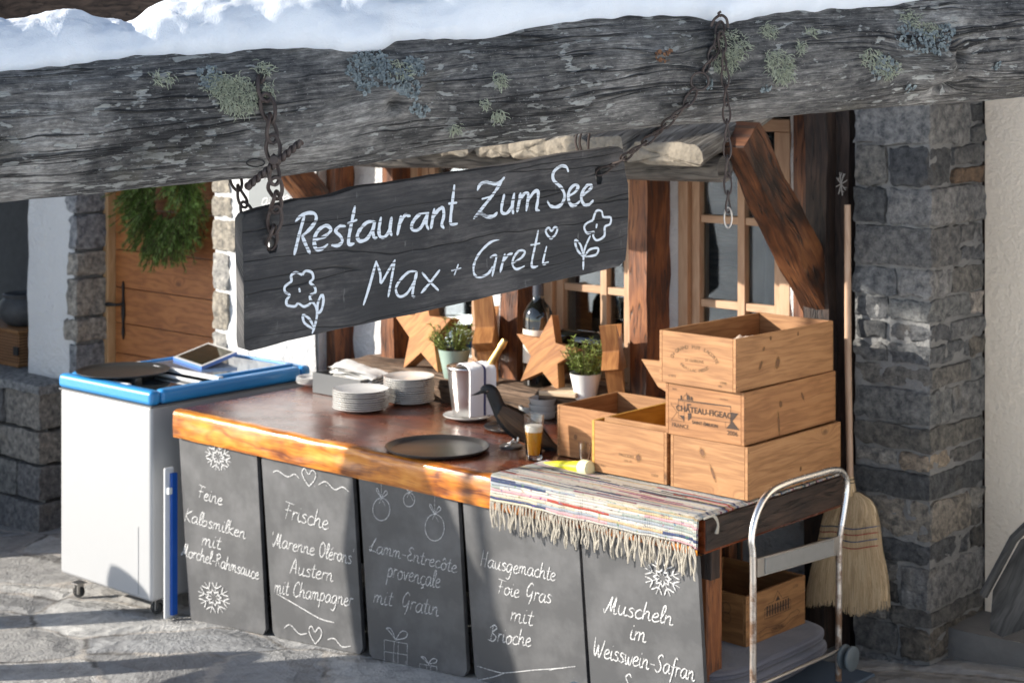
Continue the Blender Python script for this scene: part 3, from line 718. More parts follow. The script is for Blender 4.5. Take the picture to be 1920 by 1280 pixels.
# stones of the wall base seen under the ledge, and jamb stones left and right of the door
mb = MB(); x = xA - .02; j = MB()
z = -.2
while z < 2.35:
    h = random.uniform(.10, .21); w = random.uniform(.10, .19)
    stone(mb, xd1 - .008, xd1 + w, 1.035, 1.25, z + .008, z + h - .008, random.choice([(.30, .29, .27), (.36, .33, .28), (.22, .23, .235), (.40, .39, .37)]), 7); z += h
mb.build('jamb_stones', M_STONE, B); mb = MB()
z = -.25
while z < 2.35:
    h = random.uniform(.13, .23); w = random.uniform(.05, .12); c = random.choice([(.30, .31, .33), (.24, .255, .28), (.36, .335, .30), (.42, .37, .32)])
    stone(mb, xd0 - w, xd0 + .02 + random.uniform(-.008, .008), 1.03, 1.262, z + .01, z + h - .01, c, 8)
    z += h
mb.build('jamb_stones', M_STONE, B)
mo = MB(); mo.grid(lambda u, v: V((xd0 - .012 + .008 * fbm((u * 3, v * 20, 4)), 1.055 + .24 * u, -.3 + 2.6 * v)), 8, 80); mo.build('door_reveal', M_MORT, B)
# door
xf0 = ony(208, 600, 1.28).x
mb = MB(); mb.box((xf0 + .022, 1.27, 1.0), (.05, .09, 2.6)); mb.box(((xf0 + xd1) / 2, 1.27, 2.24), (xd1 - xf0, .09, .08)); mb.build('door_frame', wood('light_frame_wood', (.36, .20, .09), (.46, .28, .14), (.53, .34, .19), mottle=.2, bump=.1), B, .004)
D = MB(); z = -.15; xl = xf0 + .05
while z < 2.2:
    h = random.uniform(.17, .24); D.box(((xl + xd1 + .15) / 2, 1.295, z + h / 2), (xd1 + .15 - xl, .04, h - .004)); z += h
dr = D.build('door', M_DOOR, B, .003)
h = MB(); hp = ony(232, 580, 1.272)
out = [(-.008, .14), (.0, .16), (.008, .14), (.006, .07), (.014, .02), (.014, -.03), (.005, -.09), (.012, -.13), (0, -.17), (-.012, -.13), (-.005, -.09), (-.014, -.03), (-.014, .02), (-.006, .07)]
h.prism([hp + V((a, 0, b)) for a, b in out], (0, -.008, 0)); h.tube([hp + V((.0, -.005, .03)), hp + V((-.01, -.05, .03)), hp + V((-.05, -.055, .03)), hp + V((-.09, -.05, .026))], [.008, .008, .011, .013])
h.build('handle', M_BLACKIRON, dr)
# shed roof of split logs over the windows
mb = MB(); x = -.32
y0r, z0r, y1r, z1r = .37, 2.055, 1.26, 2.36
while x < 2.50:
    w = random.uniform(.17, .24) if x < 2.15 else 2.56 - x
    sd = random.uniform(0, 99); dy = random.uniform(-.03, .03); hh = random.uniform(.075, .095); ang = random.uniform(-.06, .06)
    def f(u, v, x=x, w=w, sd=sd, dy=dy, hh=hh):
        a = 2 * math.pi * u; cx = math.cos(a); sx = math.sin(a)
        px = math.copysign(abs(cx) ** .55, cx) * w / 2 * .97; pz = (math.copysign(abs(sx) ** .5, sx)) * (hh * .75 if sx > 0 else hh * .25) + hh * .25
        nn = 1 + .10 * fbm((cx * 1.5 + sd, sx * 1.5, v * 2.))
        y = y0r + dy + (y1r - y0r - dy) * v + .02 * fbm((cx * 2 + sd, sx * 2, 0)) * (1 if v == 0 else .2); z = z0r + (z1r - z0r) * v
        return V((x + w / 2 + px * nn, y, z + pz * nn + .01 * fbm((px * 30, y * 6, sd))))
    mb.grid(f, 28, 24, uvf=lambda u, v, w=w, sd=sd: (v + sd, u * w * 2.6), flip=True)
    cpt = V((x + w / 2, y0r + dy - .006, z0r + hh * .4))
    mb.grid(lambda u, v: f(u, 0).lerp(cpt, v * .999) + V((0, -.010 * math.sin(v * 3) + .012 * fbm((f(u, 0).lerp(cpt, v).x * 30, f(u, 0).lerp(cpt, v).z * 30, sd)) * min(1, v * 4), 0)), 28, 8, mi=1)
    x += w - .004
mb.build('shingle_roof', [wood('grey_split_log', (.10, .09, .08), (.27, .25, .22), (.47, .44, .395), rough=.85, bump=.9, cracks=1.6, mottle=.9), plain('split_log_end', (.21, .18, .14), .9, .5, .6, 60)], B, sharp=55)
mb = MB(); pts = [V((-.3 + 2.84 * t, .52 + .01 * math.sin(t * 9), 2.035 + .006 * math.sin(t * 14))) for t in xs(0, 1, 40)]
mb.tube(pts, [.047 + .006 * fbm((t * 9, 0, 0)) for t in xs(0, 1, 40)], 14, ell=1.05); mb.build('eave_beam', M_OLDW, B)
def brace(xp, wd, top, bot, dp=.115, m=M_POST):
    mb = MB(); T = V((xp, *top)); Bm = V((xp, *bot)); ax = (Bm - T).normalized(); nn = V((1, 0, 0)).cross(ax); n = 24
    ou = random.uniform(0, 9)
    for k in range(4):
        sg = [(-1, -1), (1, -1), (1, 1), (-1, 1)]; a, b = sg[k], sg[(k + 1) % 4]
        def f(u, v, a=a, b=b):
            s0 = a[0] + (b[0] - a[0]) * u; s1 = a[1] + (b[1] - a[1]) * u; p = T.lerp(Bm, v)
            w = 1 + .16 * fbm((s0 + 3, s1, v * 2.5))
            return p + V((1, 0, 0)) * (s0 * wd / 2 * w) + nn * (s1 * dp / 2 * w) + V((0, .012, 0)) * fbm((s0, s1, v * 3))
        mb.grid(f, 4, n, uvf=lambda u, v, k=k: (v * .9 + ou, (u + k) * .11), flip=False)
    for p in (T, Bm):
        mb.add([p + V((1, 0, 0)) * (a * wd / 2) + nn * (b * dp / 2) for a, b in ((-1, -1), (1, -1), (1, 1), (-1, 1))], [(0, 1, 2, 3)], [[(0, 0), (.01, 0), (.01, .1), (0, .1)]])
    return mb.build('brace', m, B, sharp=50)
M_BRACE = wood('charred_brown_brace', (.016, .007, .004), (.11, .038, .014), (.25, .10, .034), rough=.55, bump=.7, cracks=1.4, mottle=1.6, ring=8)
brace(2.575, .11, (.56, 2.165), (1.17, 1.45), .135, M_BRACE)
brace(-.14, .10, (.55, 2.17), (1.1, 1.62), .12, M_BRACE)
# ================================================================== things around the counter
# ---- ice-cream freezer
F0 = V((-.49, .44, gz(-.5)))
F = thing('chest_freezer', 'white chest freezer on castors with a blue rim and glass lids', 'freezer', F0)
fx0, fx1, fy0, fy1 = -.85, -.135, -.02, .92; zb = .055; zr = .918; zt = .985
mb = MB(); mb.box(((fx0 + fx1) / 2, (fy0 + fy1) / 2, (zb + zr) / 2), (fx1 - fx0 - .016, fy1 - fy0 - .016, zr - zb)); mb.build('body', M_FRZ, F, .018, seg=3)
mb = MB(); w = .062; zz = (zr + zt) / 2; hh = zt - zr
mb.box(((fx0 + fx1) / 2, fy0 + w / 2, zz), (fx1 - fx0, w, hh)); mb.box(((fx0 + fx1) / 2, fy1 - w / 2, zz), (fx1 - fx0, w, hh))
mb.box((fx0 + w / 2, (fy0 + fy1) / 2, zz), (w, fy1 - fy0 - 2 * w + .001, hh - .0008)); mb.box((fx1 - w / 2, (fy0 + fy1) / 2, zz), (w, fy1 - fy0 - 2 * w + .001, hh - .0008))
rim = mb.build('rim', M_BLUE, F, .022, seg=3)
mb = MB(); mb.box(((fx0 + fx1) / 2, (fy0 + fy1) / 2, zr - .004), (fx1 - fx0 - .010, fy1 - fy0 - .010, .007)); mb.build('gasket', plain('grey_gasket', (.16, .165, .17), .6), F)
mb = MB(); mb.box((fx1 - .10, fy0 + .0075, zb + .17), (.003, .003, .30)); mb.build('panel_seam', plain('seam_grey', (.30, .31, .33), .6), F)
mb = MB(); mb.box(((fx0 + fx1) / 2, (fy0 + fy1) / 2, zt - .03), (fx1 - fx0 - 2 * w + .01, fy1 - fy0 - 2 * w + .01, .012)); mb.build('lid_glass', M_DGLASS, F)
mb = MB(); ym = .40; ix0, ix1 = fx0 + w, fx1 - w
mb.box(((ix0 + ix1) / 2, ym, zt - .002), (ix1 - ix0 + .05, .03, .018)); mb.box(((ix0 + ix1) / 2 + .1, ym - .075, zt - .014), (.34, .018, .012)); mb.box(((ix0 + ix1) / 2 - .02, fy0 + w + .03, zt - .016), (.20, .02, .012))
mb.build('sliding_rail', M_ALU, F, .004)
mb = MB()
mb.box((ix0 + .012, (ym + fy1 - w) / 2, zt + .002), (.024, fy1 - w - ym, .016)); mb.box((ix1 - .012, (ym + fy1 - w) / 2, zt + .002), (.024, fy1 - w - ym, .016)); mb.box(((ix0 + ix1) / 2, fy1 - w - .01, zt + .0025), (ix1 - ix0 - .05, .024, .015))
lf = mb.build('lid_frame', M_BLUE, F, .004)
mb = MB(); mb.box(((ix0 + ix1) / 2, (ym + fy1 - w) / 2, zt + .0), (ix1 - ix0 - .05, fy1 - w - ym - .03, .006)); mb.build('lid_pane', MT('frosted_lid_glass', col=(.10, .14, .19), rough=.08, spec=.7).m, lf)
for wx, wy in ((fx0 + .07, fy0 + .07), (fx1 - .05, fy0 + .07), (fx0 + .07, fy1 - .08), (fx1 - .05, fy1 - .08)):
    mb = MB(); g0 = gz(wx) + .006; r_ = .028
    mb.lathe([(.004, -.011), (r_ - .004, -.011), (r_, -.006), (r_, .006), (r_ - .004, .011), (.004, .011)], (wx, wy, g0 + r_), 20, rot=Matrix.Rotation(R(90), 3, 'X') @ Matrix.Rotation(R(25), 3, 'Y'))
    c = mb.build('castor', M_RUBBER, F)
    mb = MB(); mb.box((wx + .012, wy, g0 + .045), (.006, .034, .05)); mb.box((wx - .012, wy, g0 + .045), (.006, .034, .05)); mb.box((wx, wy, g0 + .068), (.05, .05, .006)); mb.build('fork', M_STEEL, c)
# ---- round black tray and tablet on the freezer
def tray(c, r, label, rim=.012, sx=1):
    mb = MB(); mb.lathe([(.0005, .003), (r * .86, .003), (r * .90, .006), (r * .97, rim), (r, rim + .001), (r * 1.0, rim - .003), (r * .93, .002), (r * .88, 0), (.0005, 0)], c, 64)
    return tag(mb.build('round_tray', M_TRAY, None, sharp=60), label, 'tray', 'round black trays')
c = onz(231, 697, zt + .002); tray((c.x, c.y, zt + .001), .215, 'round black tray lying on the left end of the freezer lid')
c = onz(820, 842, .922); tray((c.x, c.y, .921), .204, 'round black tray on the counter near its front edge', .016)
c = onz(958, 803, .922); tray((c.x, c.y, .921), .112, 'small dark round tray behind the crow figurine')
q = [onz(324, 671, zt + .012), onz(378, 689, zt + .012), onz(445, 661, zt + .045), onz(391, 643.5, zt + .045)]
T = thing('tablet', 'tablet computer in a white and blue case lying on the freezer lid', 'tablet', tuple(q[0]))
n = (q[1] - q[0]).cross(q[3] - q[0]).normalized()
MB().prism([p + n * .004 for p in q], n * -.016).build('case', MT('tablet_case', col=(.10, .22, .62), rough=.4).m, T, .004)
cc = sum(q, V()) / 4
bz = [cc + (p - cc) * .985 + n * .005 for p in q]; MB().prism(bz, n * -.003).build('bezel', M_CERAM, T, .001)
sc = [cc + (p - cc) * .86 + n * .0062 for p in q]; MB().prism(sc, n * -.001).build('screen', M_SCREEN, T)

# ---- counter
Ct = thing('counter', 'long outdoor serving counter with a glossy red-brown wooden top and orange worn edge', 'counter', (1.4, .45, .1))
def topf(u, v): return V((.0 + 2.812 * u, .022 + .878 * v, .92 + .0018 * fbm((u * 9, v * 4, 1))))
mb = MB(); mb.grid(topf, 60, 24, uvf=lambda u, v: (2.8 * u, .94 * v)); mb.box((1.406, .46, .862), (2.81, .878, .11)); mb.build('countertop', M_TOP, Ct)
prof = [(.04, .9215), (.016, .9205), (.004, .913), (.0, .900), (-.001, .86), (.001, .82), (.004, .803), (.04, .80)]
def edgef(u, v):
    i = v * (len(prof) - 1); k = min(int(i), len(prof) - 2); t = i - k; x = -.003 + 2.80 * u
    y = prof[k][0] * (1 - t) + prof[k + 1][0] * t; z = prof[k][1] * (1 - t) + prof[k + 1][1] * t
    return V((x, y + .004 * fbm((x * 3, z * 14, 3)), z + (.0035 * fbm((x * 5, 3, 1)) if v < .4 else .002 * fbm((x * 4, 9, 1)))))
mb = MB(); mb.grid(edgef, 200, 21, uvf=lambda u, v: (2.8 * u, .19 * v), flip=True); mb.build('front_edge', M_EDGE, Ct, sharp=70)
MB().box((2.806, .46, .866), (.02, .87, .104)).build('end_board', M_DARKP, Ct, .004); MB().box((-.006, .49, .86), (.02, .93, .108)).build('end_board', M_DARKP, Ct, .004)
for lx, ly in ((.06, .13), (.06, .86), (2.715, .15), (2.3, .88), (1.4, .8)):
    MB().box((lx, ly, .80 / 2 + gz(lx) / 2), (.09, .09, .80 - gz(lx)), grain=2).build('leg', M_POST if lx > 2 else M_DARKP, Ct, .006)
MB().box((1.2, .89, .46), (2.3, .02, .68)).build('back_panel', M_PANEL, Ct); MB().box((.015, .5, .40), (.02, .8, .8)).build('side_panel', M_PANEL, Ct)  # near-black back panel added so the gaps between boards read black
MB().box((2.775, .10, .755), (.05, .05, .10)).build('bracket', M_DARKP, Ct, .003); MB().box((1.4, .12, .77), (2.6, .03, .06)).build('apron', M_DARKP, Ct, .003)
# ---- leaning menu boards
bx = [(.005, .527), (.557, 1.11), (1.146, 1.683), (1.709, 2.263), (2.276, 2.775)]
BP = []
for i, (a, b) in enumerate(bx):
    g = gz((a + b) / 2) + .006; t0 = V(((a + b) / 2, .028, .795)); b0 = V(((a + b) / 2, .072 + .006 * (i % 2), g))
    up = (t0 - b0).normalized(); n = V((1, 0, 0)).cross(up).normalized()
    if n.y > 0: n = -n
    BP.append((b0, n))
names = ['narrow blackboard with two white snowflakes leaning next to the freezer', 'blackboard with hearts and wavy lines around an oyster menu, half in shadow', 'shaded blackboard with drawn baubles and gift parcels',
         'blackboard with a diagonal shadow edge and two crossing chalk arrows at its foot', 'blackboard below the rug fringe, at the right end of the counter']
BO = []
for i, (a, b) in enumerate(bx):
    b0, n = BP[i]; up = n.cross(V((1, 0, 0))); up = up if up.z > 0 else -up
    ca, cb = V((a + .012, b0.y, gz(a) + .004)), V((b + .012, b0.y, gz(b) + .004)); hgt = (.797 - b0.z) / up.z
    def P_(x, h): return V((x, b0.y, b0.z)) + up * h
    ou = [P_(a + .014, gz(a) - b0.z + .004 + .02), P_(a + .03, gz(a) - b0.z + .004), P_(b - .01, gz(b) - b0.z + .004), P_(b + .008, gz(b) - b0.z + .03), P_(b, hgt), P_(a, hgt)]
    t = thing('menu_board', names[i], 'blackboard', tuple(b0), 0, 'blackboards leaning against the counter')
    MB().prism(ou, n * -.018).build('slate', M_BOARD, t, .003)
    BO.append(t)
def snowflake(cx, cy, r, ry=None, rot=.2, n=8):
    out = []; ry = ry or r
    for k in range(n):
        a = rot + 2 * math.pi * k / n
        def p(rr, da=0): return (cx + r * rr * math.cos(a + da), cy + ry * rr * math.sin(a + da) + .2 * r * rr * math.cos(a + da))
        out += [[p(.18), p(1)], [p(.95, .32), p(.62), p(.95, -.32)], [p(.5, .38), p(.32, 0), p(.5, -.38)]]
    return out
def heart(cx, cy, w, h, sk=.2): return [[(cx + a * w, cy + b * h + a * w * sk) for a, b in ((0, .5), (-.35, .1), (-.5, -.25), (-.3, -.5), (-.02, -.2), (.25, -.5), (.5, -.3), (.38, .1), (0, .5))]]
def circ(cx, cy, rx, ry, sk=0, n=14): return [(cx + rx * math.cos(6.2832 * k / n), cy + ry * math.sin(6.2832 * k / n) + sk * rx * math.cos(6.2832 * k / n)) for k in range(n + 1)]
def bauble(cx, cy, rx, ry, top):
    return [circ(cx, cy, rx, ry), [(cx, top), (cx, cy - ry - 4)], [(cx, cy - ry), (cx - 9, cy - ry - 14), (cx - 7, cy - ry - 18), (cx, cy - ry)], [(cx, cy - ry), (cx + 8, cy - ry - 14), (cx + 11, cy - ry - 8), (cx, cy - ry)], [(cx, cy - ry), (cx - 4, cy - ry + 10)], [(cx, cy - ry), (cx + 7, cy - ry + 14)]]
def giftbox(cx, cy, w, h):
    l, r_, t, b = cx - w / 2, cx + w / 2, cy - h / 2, cy + h / 2
    k = w * .11
    return [[(l, t), (r_, t + k * 1.6)], [(r_, t + k * 1.6), (r_, b + k)], [(r_, b + k), (l, b)], [(l, b), (l, t)], [(cx - 3, t + k), (cx - 5, b + k * .5)], [(cx + 5, t + k), (cx + 4, b + k * .5)], [(l, cy), (r_, cy + k * 1.4)],
            [(cx, t), (cx - w * .3, t - h * .38), (cx - w * .42, t - h * .5), (cx - w * .2, t - h * .45), (cx, t)], [(cx, t), (cx + w * .25, t - h * .36), (cx + w * .5, t - h * .3), (cx + w * .42, t - h * .08), (cx, t)]]
txt = [[script('Feine', 371, 932, 417, 947, 13), script('Kalbsmilken', 346, 975, 461, 1009, 13), script('mit', 378, 1020, 414, 1030, 14), script('Morchel-Rahmsauce', 341, 1040, 486, 1086, 13)],
       [script('Frische', 532, 969, 616, 992, 17), script('"Marenne', 508, 1022, 590, 1040, 14), script('Olérons"', 598, 1043, 664, 1057, 15), script('Austern', 544, 1074, 625, 1090, 15), script('mit Champagner', 514, 1110, 662, 1136, 15)],
       [script('Lamm-Entrecôte', 692, 1032, 857, 1073, 14), script('provençale', 726, 1080, 826, 1102, 17), script('mit', 700, 1128, 736, 1136, 16), script('Gratin', 752, 1139, 823, 1155, 17)],
       [script('Hausgemachte', 901, 1060, 1042, 1088, 15), script('Foie', 932, 1111, 974, 1121, 15), script('Gras', 985, 1121, 1034, 1131, 16), script('mit', 957, 1161, 999, 1172, 17), script('Brioche', 918, 1200, 996, 1212, 16)],
       [script('Muscheln', 1134, 1147, 1262, 1171, 17), script('im', 1180, 1198, 1212, 1204, 18), script('Weisswein-Safran', 1112, 1228, 1303, 1275, 18), script('Sauce', 1166, 1294, 1236, 1308, 18)]]
art = [[snowflake(410, 856, 24, 26), snowflake(402, 1119, 30, 30)],
       [[[(512, 885), (522, 882), (540, 893), (553, 888), (562, 896)]], [[(598, 908), (612, 902), (628, 917), (643, 912), (655, 921)], [(591, 910), (592, 911)], [(612, 909), (613, 910)]], heart(580, 895, 26, 32), [[(534, 1176), (545, 1170), (562, 1187), (576, 1186)]], [[(615, 1198), (628, 1196), (642, 1211), (658, 1210)]], heart(592, 1190, 24, 32), [[(520, 1112), (560, 1135), (600, 1158), (628, 1166)]]],
       [bauble(716, 954, 16, 21, 906), bauble(768, 936, 10.5, 13, 922), bauble(816, 988, 18, 25, 928), giftbox(743, 1220, 43, 44) + [[(722, 1234), (722, 1276)], [(762, 1238), (762, 1280)], [(741, 1236), (741, 1276)]], giftbox(804, 1256, 32, 26)],
       [[[(895, 1247), (925, 1256), (948, 1260), (1000, 1255), (1040, 1252), (1080, 1248)], [(896, 1274), (925, 1268), (948, 1260)], [(1030, 1255), (1045, 1252), (1058, 1251)]]],
       [snowflake(1243, 1082, 34, 34, .35)]]
cw = [.0048, .0042, .0030, .0037, .0047]; aw = [.0048, .0040, .0028, .0026, .0046]
for i in range(5):
    b0, n = BP[i]
    [strokes(MB(), w_, b0, n, cw[i], k=4).build('chalk_writing', M_CHALK, BO[i]) for w_ in txt[i]]; [strokes(MB(), w_, b0, n, aw[i], off=.0026, k=4).build('chalk_drawing', M_CHALK, BO[i]) for w_ in art[i]]
# ---- folded blue and white board between freezer and first blackboard
t = thing('folded_sign', 'slim blue panel with a pale grey edge strip wedged beside the freezer', 'folded sign', (-.07, .06, gz(-.07)))
pl = onx(312, 1148, -.08)
MB().box((-.058, .02, .33), (.013, .05, .66), grain=2).build('edge_strip', M_ALU, t, .006)
MB().box((-.042, .035, .325), (.016, .03, .62), grain=2).build('panel', MT('deep_blue_panel', col=(.01, .09, .42), rough=.35).m, t, .002)
MB().box((-.048, .012, .56), (.03, .02, .03)).build('clasp', M_ALU, t, .003)

# ---- rag rug and fringe
def m_rug():
    m = MT('rag_rug', rough=.95); uv = m.uv(1, 1, False)
    sep = m.n('SeparateXYZ', Vector=uv); u, v = sep, sep.node.outputs[1]
    wob = m.noise(m.n('Mapping', Vector=uv, Scale=(4, 30, 1)), 1, 2)
    vv = m.math('ADD', v, m.math('MULTIPLY', m.math('SUBTRACT', wob, .5), .012))
    band = m.math('FLOOR', m.math('MULTIPLY', vv, 100.))
    seg = m.math('FLOOR', m.math('ADD', m.math('MULTIPLY', u, 3.6), m.math('MULTIPLY', m.n('TexWhiteNoise', 0, attrs={'noise_dimensions': '1D'}, W=band), 7.)))
    rnd = m.n('TexWhiteNoise', 0, attrs={'noise_dimensions': '2D'}, Vector=m.n('CombineXYZ', X=band, Y=seg))
    col = m.ramp(rnd, (0, (.56, .54, .50)), (.22, (.62, .60, .57)), (.36, (.34, .38, .44)), (.45, (.55, .42, .26)), (.53, (.60, .36, .40)), (.60, (.05, .07, .16)), (.66, (.68, .66, .62)), (.76, (.42, .075, .05)), (.80, (.33, .38, .36)), (.86, (.22, .05, .10)), (.89, (.62, .57, .45)), (.96, (.045, .045, .05)), interp='CONSTANT')
    dots = m.noise(m.n('Mapping', Vector=uv, Scale=(60, 95, 1)), 1, 2, .5); dk = m.ramp(dots, (.61, 0), (.66, .85))
    c2 = m.n('TexWhiteNoise', 1, attrs={'noise_dimensions': '2D'}, Vector=m.n('CombineXYZ', X=m.math('FLOOR', m.math('MULTIPLY', u, 40.)), Y=band))
    col = m.mix(1., col, (.82, .80, .77), 'MULTIPLY'); col = m.mix(dk, col, m.mix(.75, c2, (.04, .04, .05)))
    wv = m.math('MULTIPLY', m.math('SINE', m.math('MULTIPLY', u, 900.)), .5)
    ln = m.math('ABSOLUTE', m.math('SUBTRACT', m.math('FRACT', m.math('MULTIPLY', vv, 100.)), .5))
    col = m.mix(m.ramp(ln, (.36, 0), (.5, .55)), col, (.16, .14, .13)); m.set('col', col)
    m.bump(m.math('ADD', m.math('MULTIPLY', wv, .35), m.math('SUBTRACT', m.noise(m.n('Mapping', Vector=uv, Scale=(40, 160, 1)), 1, 3), m.math('MULTIPLY', ln, 1.4))), .9, .004); return m.m
M_RUG = m_rug()
RG = thing('rag_rug', 'multicoloured striped rag rug with cream fringe draped over the counter edge', 'rug', (2.35, .02, .92))
rx0, rx1 = 1.885, 2.808
def rugpath(s):     # s metres from the front hem, upwards then back over the counter
    if s < .085: return V((0, -.011, .838 + s))
    if s < .12: a = (s - .085) / .035 * math.pi / 2; return V((0, -.011 + .016 * (1 - math.cos(a)), .923 + .0105 * math.sin(a)))
    return V((0, .005 + (s - .12), .9335))
def rugmax(u):
    x = rx0 + (rx1 - rx0) * u
    return .42 + (.60 if x > 2.2 else max(0, (x - 2.08) / .12) * .60)
def rugf(u, v):
    x = rx0 + (rx1 - rx0) * u
    smax = rugmax(u)
    s = v * smax; p = rugpath(s); hem = max(0, 1 - s / .1)
    w = fbm((x * 6, s * 9, 2)); p.x = x + .006 * fbm((s * 14, 3, u)) + (-.004 * hem)
    p.y -= abs(.006 * fbm((x * 8, 2, 0))) * (1 if s < .12 else 0); p.z += (.0025 * w if s >= .12 else 0) + hem * (.012 * fbm((x * 3, 1, 4)) - .006 * u)
    if u > .985: p.z -= .006
    return p
mb = MB(); mb.grid(rugf, 150, 90, uvf=lambda u, v: (u * .92, v * rugmax(u)))
ru = mb.build('cloth', M_RUG, RG, sharp=80); md = ru.modifiers.new('thick', 'SOLIDIFY'); md.thickness = .006; md.offset = -1
M_FRINGE = plain('cream_fringe', (.50, .455, .38), .95, .22, .6, 260)
for k in range(58):
    u = (k + .5) / 58; base = rugf(u, 0) + V((0, -.002, .004)); mb = MB(); L = random.uniform(.075, .108)
    lean = random.uniform(-.22, .22) + .25 * noise.noise(V((u * 9, 2, 1)))
    for st in range(2):
        ph = random.uniform(0, 6); o_ = (st - .5) * .0042; pts = []
        for j in range(9):
            t = j / 8; pts.append(base + V((o_ * (1 - .2 * t) + lean * L * t * .5 + .004 * math.sin(ph + t * 7), -.004 - .006 * math.sin(ph * 2 + t * 4) * t + .0012 * math.sin(t * 40 + st * 2), -L * t)))
        mb.tube(pts, [.0028, .003, .0027, .0026, .0026, .0026, .0026, .0024, .0015], 6)
    mb.build('tassel', M_FRINGE, RG)
mb = MB(); c = rugf(1, 0)
for j in range(3):
    mb.tube(cat([onx(1318, 972, 2.812) + V((.004, j * .004, 0)), onx(1328, 968, 2.812) + V((.02, j * .004, .004)), onx(1336, 980, 2.812) + V((.022, 0, 0)), onx(1334 + j * 2, 998, 2.812) + V((.016, 0, 0))], 5), .0035, 6)
mb.build('loose_tassel', M_FRINGE, RG)

# ---- wine crates
def text_mb(mb, s, origin, ex, ey, size, off, bold=0, align='CENTER'):
    cu = bpy.data.curves.new('stamp_text', 'FONT'); cu.body = s; cu.size = size; cu.align_x = align; cu.offset = bold; cu.resolution_u = 3
    ob = bpy.data.objects.new('stamp_text', cu); me = bpy.data.meshes.new_from_object(ob)
    n = ex.cross(ey)
    mb.add([origin + ex * v.co.x + ey * v.co.y + n * off for v in me.vertices], [list(p.vertices) for p in me.polygons])
    bpy.data.objects.remove(ob); bpy.data.curves.remove(cu); bpy.data.meshes.remove(me)
def arc_text(mb, s, o, ex, ey, size, rx, ry, a0, a1, off):
    for i, ch in enumerate(s):
        a = a0 + (a1 - a0) * i / (len(s) - 1); p = o + ex * (rx * math.cos(a)) + ey * (ry * math.sin(a))
        tx = V((-rx * math.sin(a), ry * math.cos(a))); tx.normalize()
        if a1 < a0: tx = -tx
        X = ex * tx.x + ey * tx.y; Yv = ey * tx.x - ex * tx.y
        if ch != ' ': text_mb(mb, ch, p, X, Yv, size, off)
def crate(label, x, y, z, w, l, h, yaw=0, m=None, inner=None, th=.012, group=None, cat_='wooden crate'):
    m = m or PINE[0]; t = thing('wine_crate', label, cat_, (x, y, z), yaw, group)
    L = lambda mb, nm, mt=m, bv=.0015: mb.build(nm, mt, t, bv, local=True)
    L(MB().box((w / 2, th / 2, h / 2), (w - 2 * th - .001, th, h), grain=0), 'front_panel'); L(MB().box((w / 2, l - th / 2, h / 2), (w - 2 * th - .001, th, h), grain=0), 'back_panel', inner or m)
    L(MB().box((th / 2, l / 2, h / 2), (th, l, h), grain=1), 'side_panel', inner or m); L(MB().box((w - th / 2, l / 2, h / 2), (th, l, h), grain=1), 'side_panel', m)
    L(MB().box((w / 2, l / 2, .006), (w - 2 * th - .002, l - 2 * th - .002, .01), grain=1), 'base')
    # nail heads along the corners
    nb = MB()
    for k in range(5):
        zz = h * (.1 + .2 * k); nb.lathe([(.0001, .0004), (.0022, .0002)], (w + .0004, .006, zz), 8, rot=Matrix.Rotation(R(90), 3, 'Y')); nb.lathe([(.0001, .0004), (.0022, .0002)], (w + .0004, l - .006, zz), 8, rot=Matrix.Rotation(R(90), 3, 'Y'))
    nb.build('nails', M_BLACKIRON, t, local=True)
    return t
def face(t): return WM[t.name]
EX, EY = V((1, 0, 0)), V((0, 0, 1))
def stamp(t, mb, mat): return mb.build('stamp', mat, t, local=True)
def m_knot():
    m = MT('pine_knot', rough=.65); a = m.attr(); f = m.n('SeparateColor', Color=a); v = m.obj(); nz = m.noise(v, 90, 4, .6)
    f2 = m.math('ADD', f, m.math('MULTIPLY', m.math('SUBTRACT', nz, .5), .5)); col = m.ramp(f2, (.35, (.34, .17, .06)), (.6, (.20, .085, .03)), (.8, (.07, .03, .014)), (.95, (.16, .07, .03)))
    mx = m.n('MixShader', _0=m.ramp(f2, (.12, 0), (.6, .92)), _1=m.n('BsdfTransparent'), _2=m.b.outputs[0]); m.set('col', col); m.t.links.new(mx, m.t.nodes['Material Output'].inputs[0]); return m.m
M_KNOT = m_knot()
def knots(t, lst, w, l, h):
    for face_, u, v, rx, rz, rot in lst:
        mb = MB(); nn = 24; rings = [(1.6, 0.), (1.1, .28), (.7, .62), (.45, .9), (.2, 1.), (.01, .95)]
        def P_(k, r):
            a = 2 * math.pi * k / nn; x, z = rx * r * math.cos(a), rz * r * math.sin(a); x, z = x * math.cos(rot) - z * math.sin(rot), x * math.sin(rot) + z * math.cos(rot)
            if face_ == 'f': return V((u * w + x, -.0009, v * h + z))
            return V((w + .0009, u * l + x, v * h + z))
        o = len(mb.v)
        for (r0, c0), (r1, c1) in zip(rings, rings[1:]):
            for k in range(nn):
                mb.add([P_(k, r0), P_(k + 1, r0), P_(k + 1, r1), P_(k, r1)], [(0, 1, 2, 3)], None, 0, True, ((c0 + c1) / 2 + .001,) * 3)
        mb.build('knot', M_KNOT, t, local=True)
zc = .938; w3, l3, h3 = .325, .595, .181
c3 = crate('plain pine crate with a dark knot, bottom of the stack of three', 2.492, .262, zc, w3, l3, h3, 0, PINE[2])
c2 = crate('pine crate with a castle ribbon stamp and year 2006, middle of the stack of three', 2.470, .262, zc + h3 + .001, w3 + .005, l3, h3, R(.6), PINE[1])
c1 = crate('open pine crate with faded oval lettering, top of the stack of three', 2.452, .250, zc + 2 * h3 + .002, w3 + .003, l3 + .012, h3, R(-.8), PINE[0])
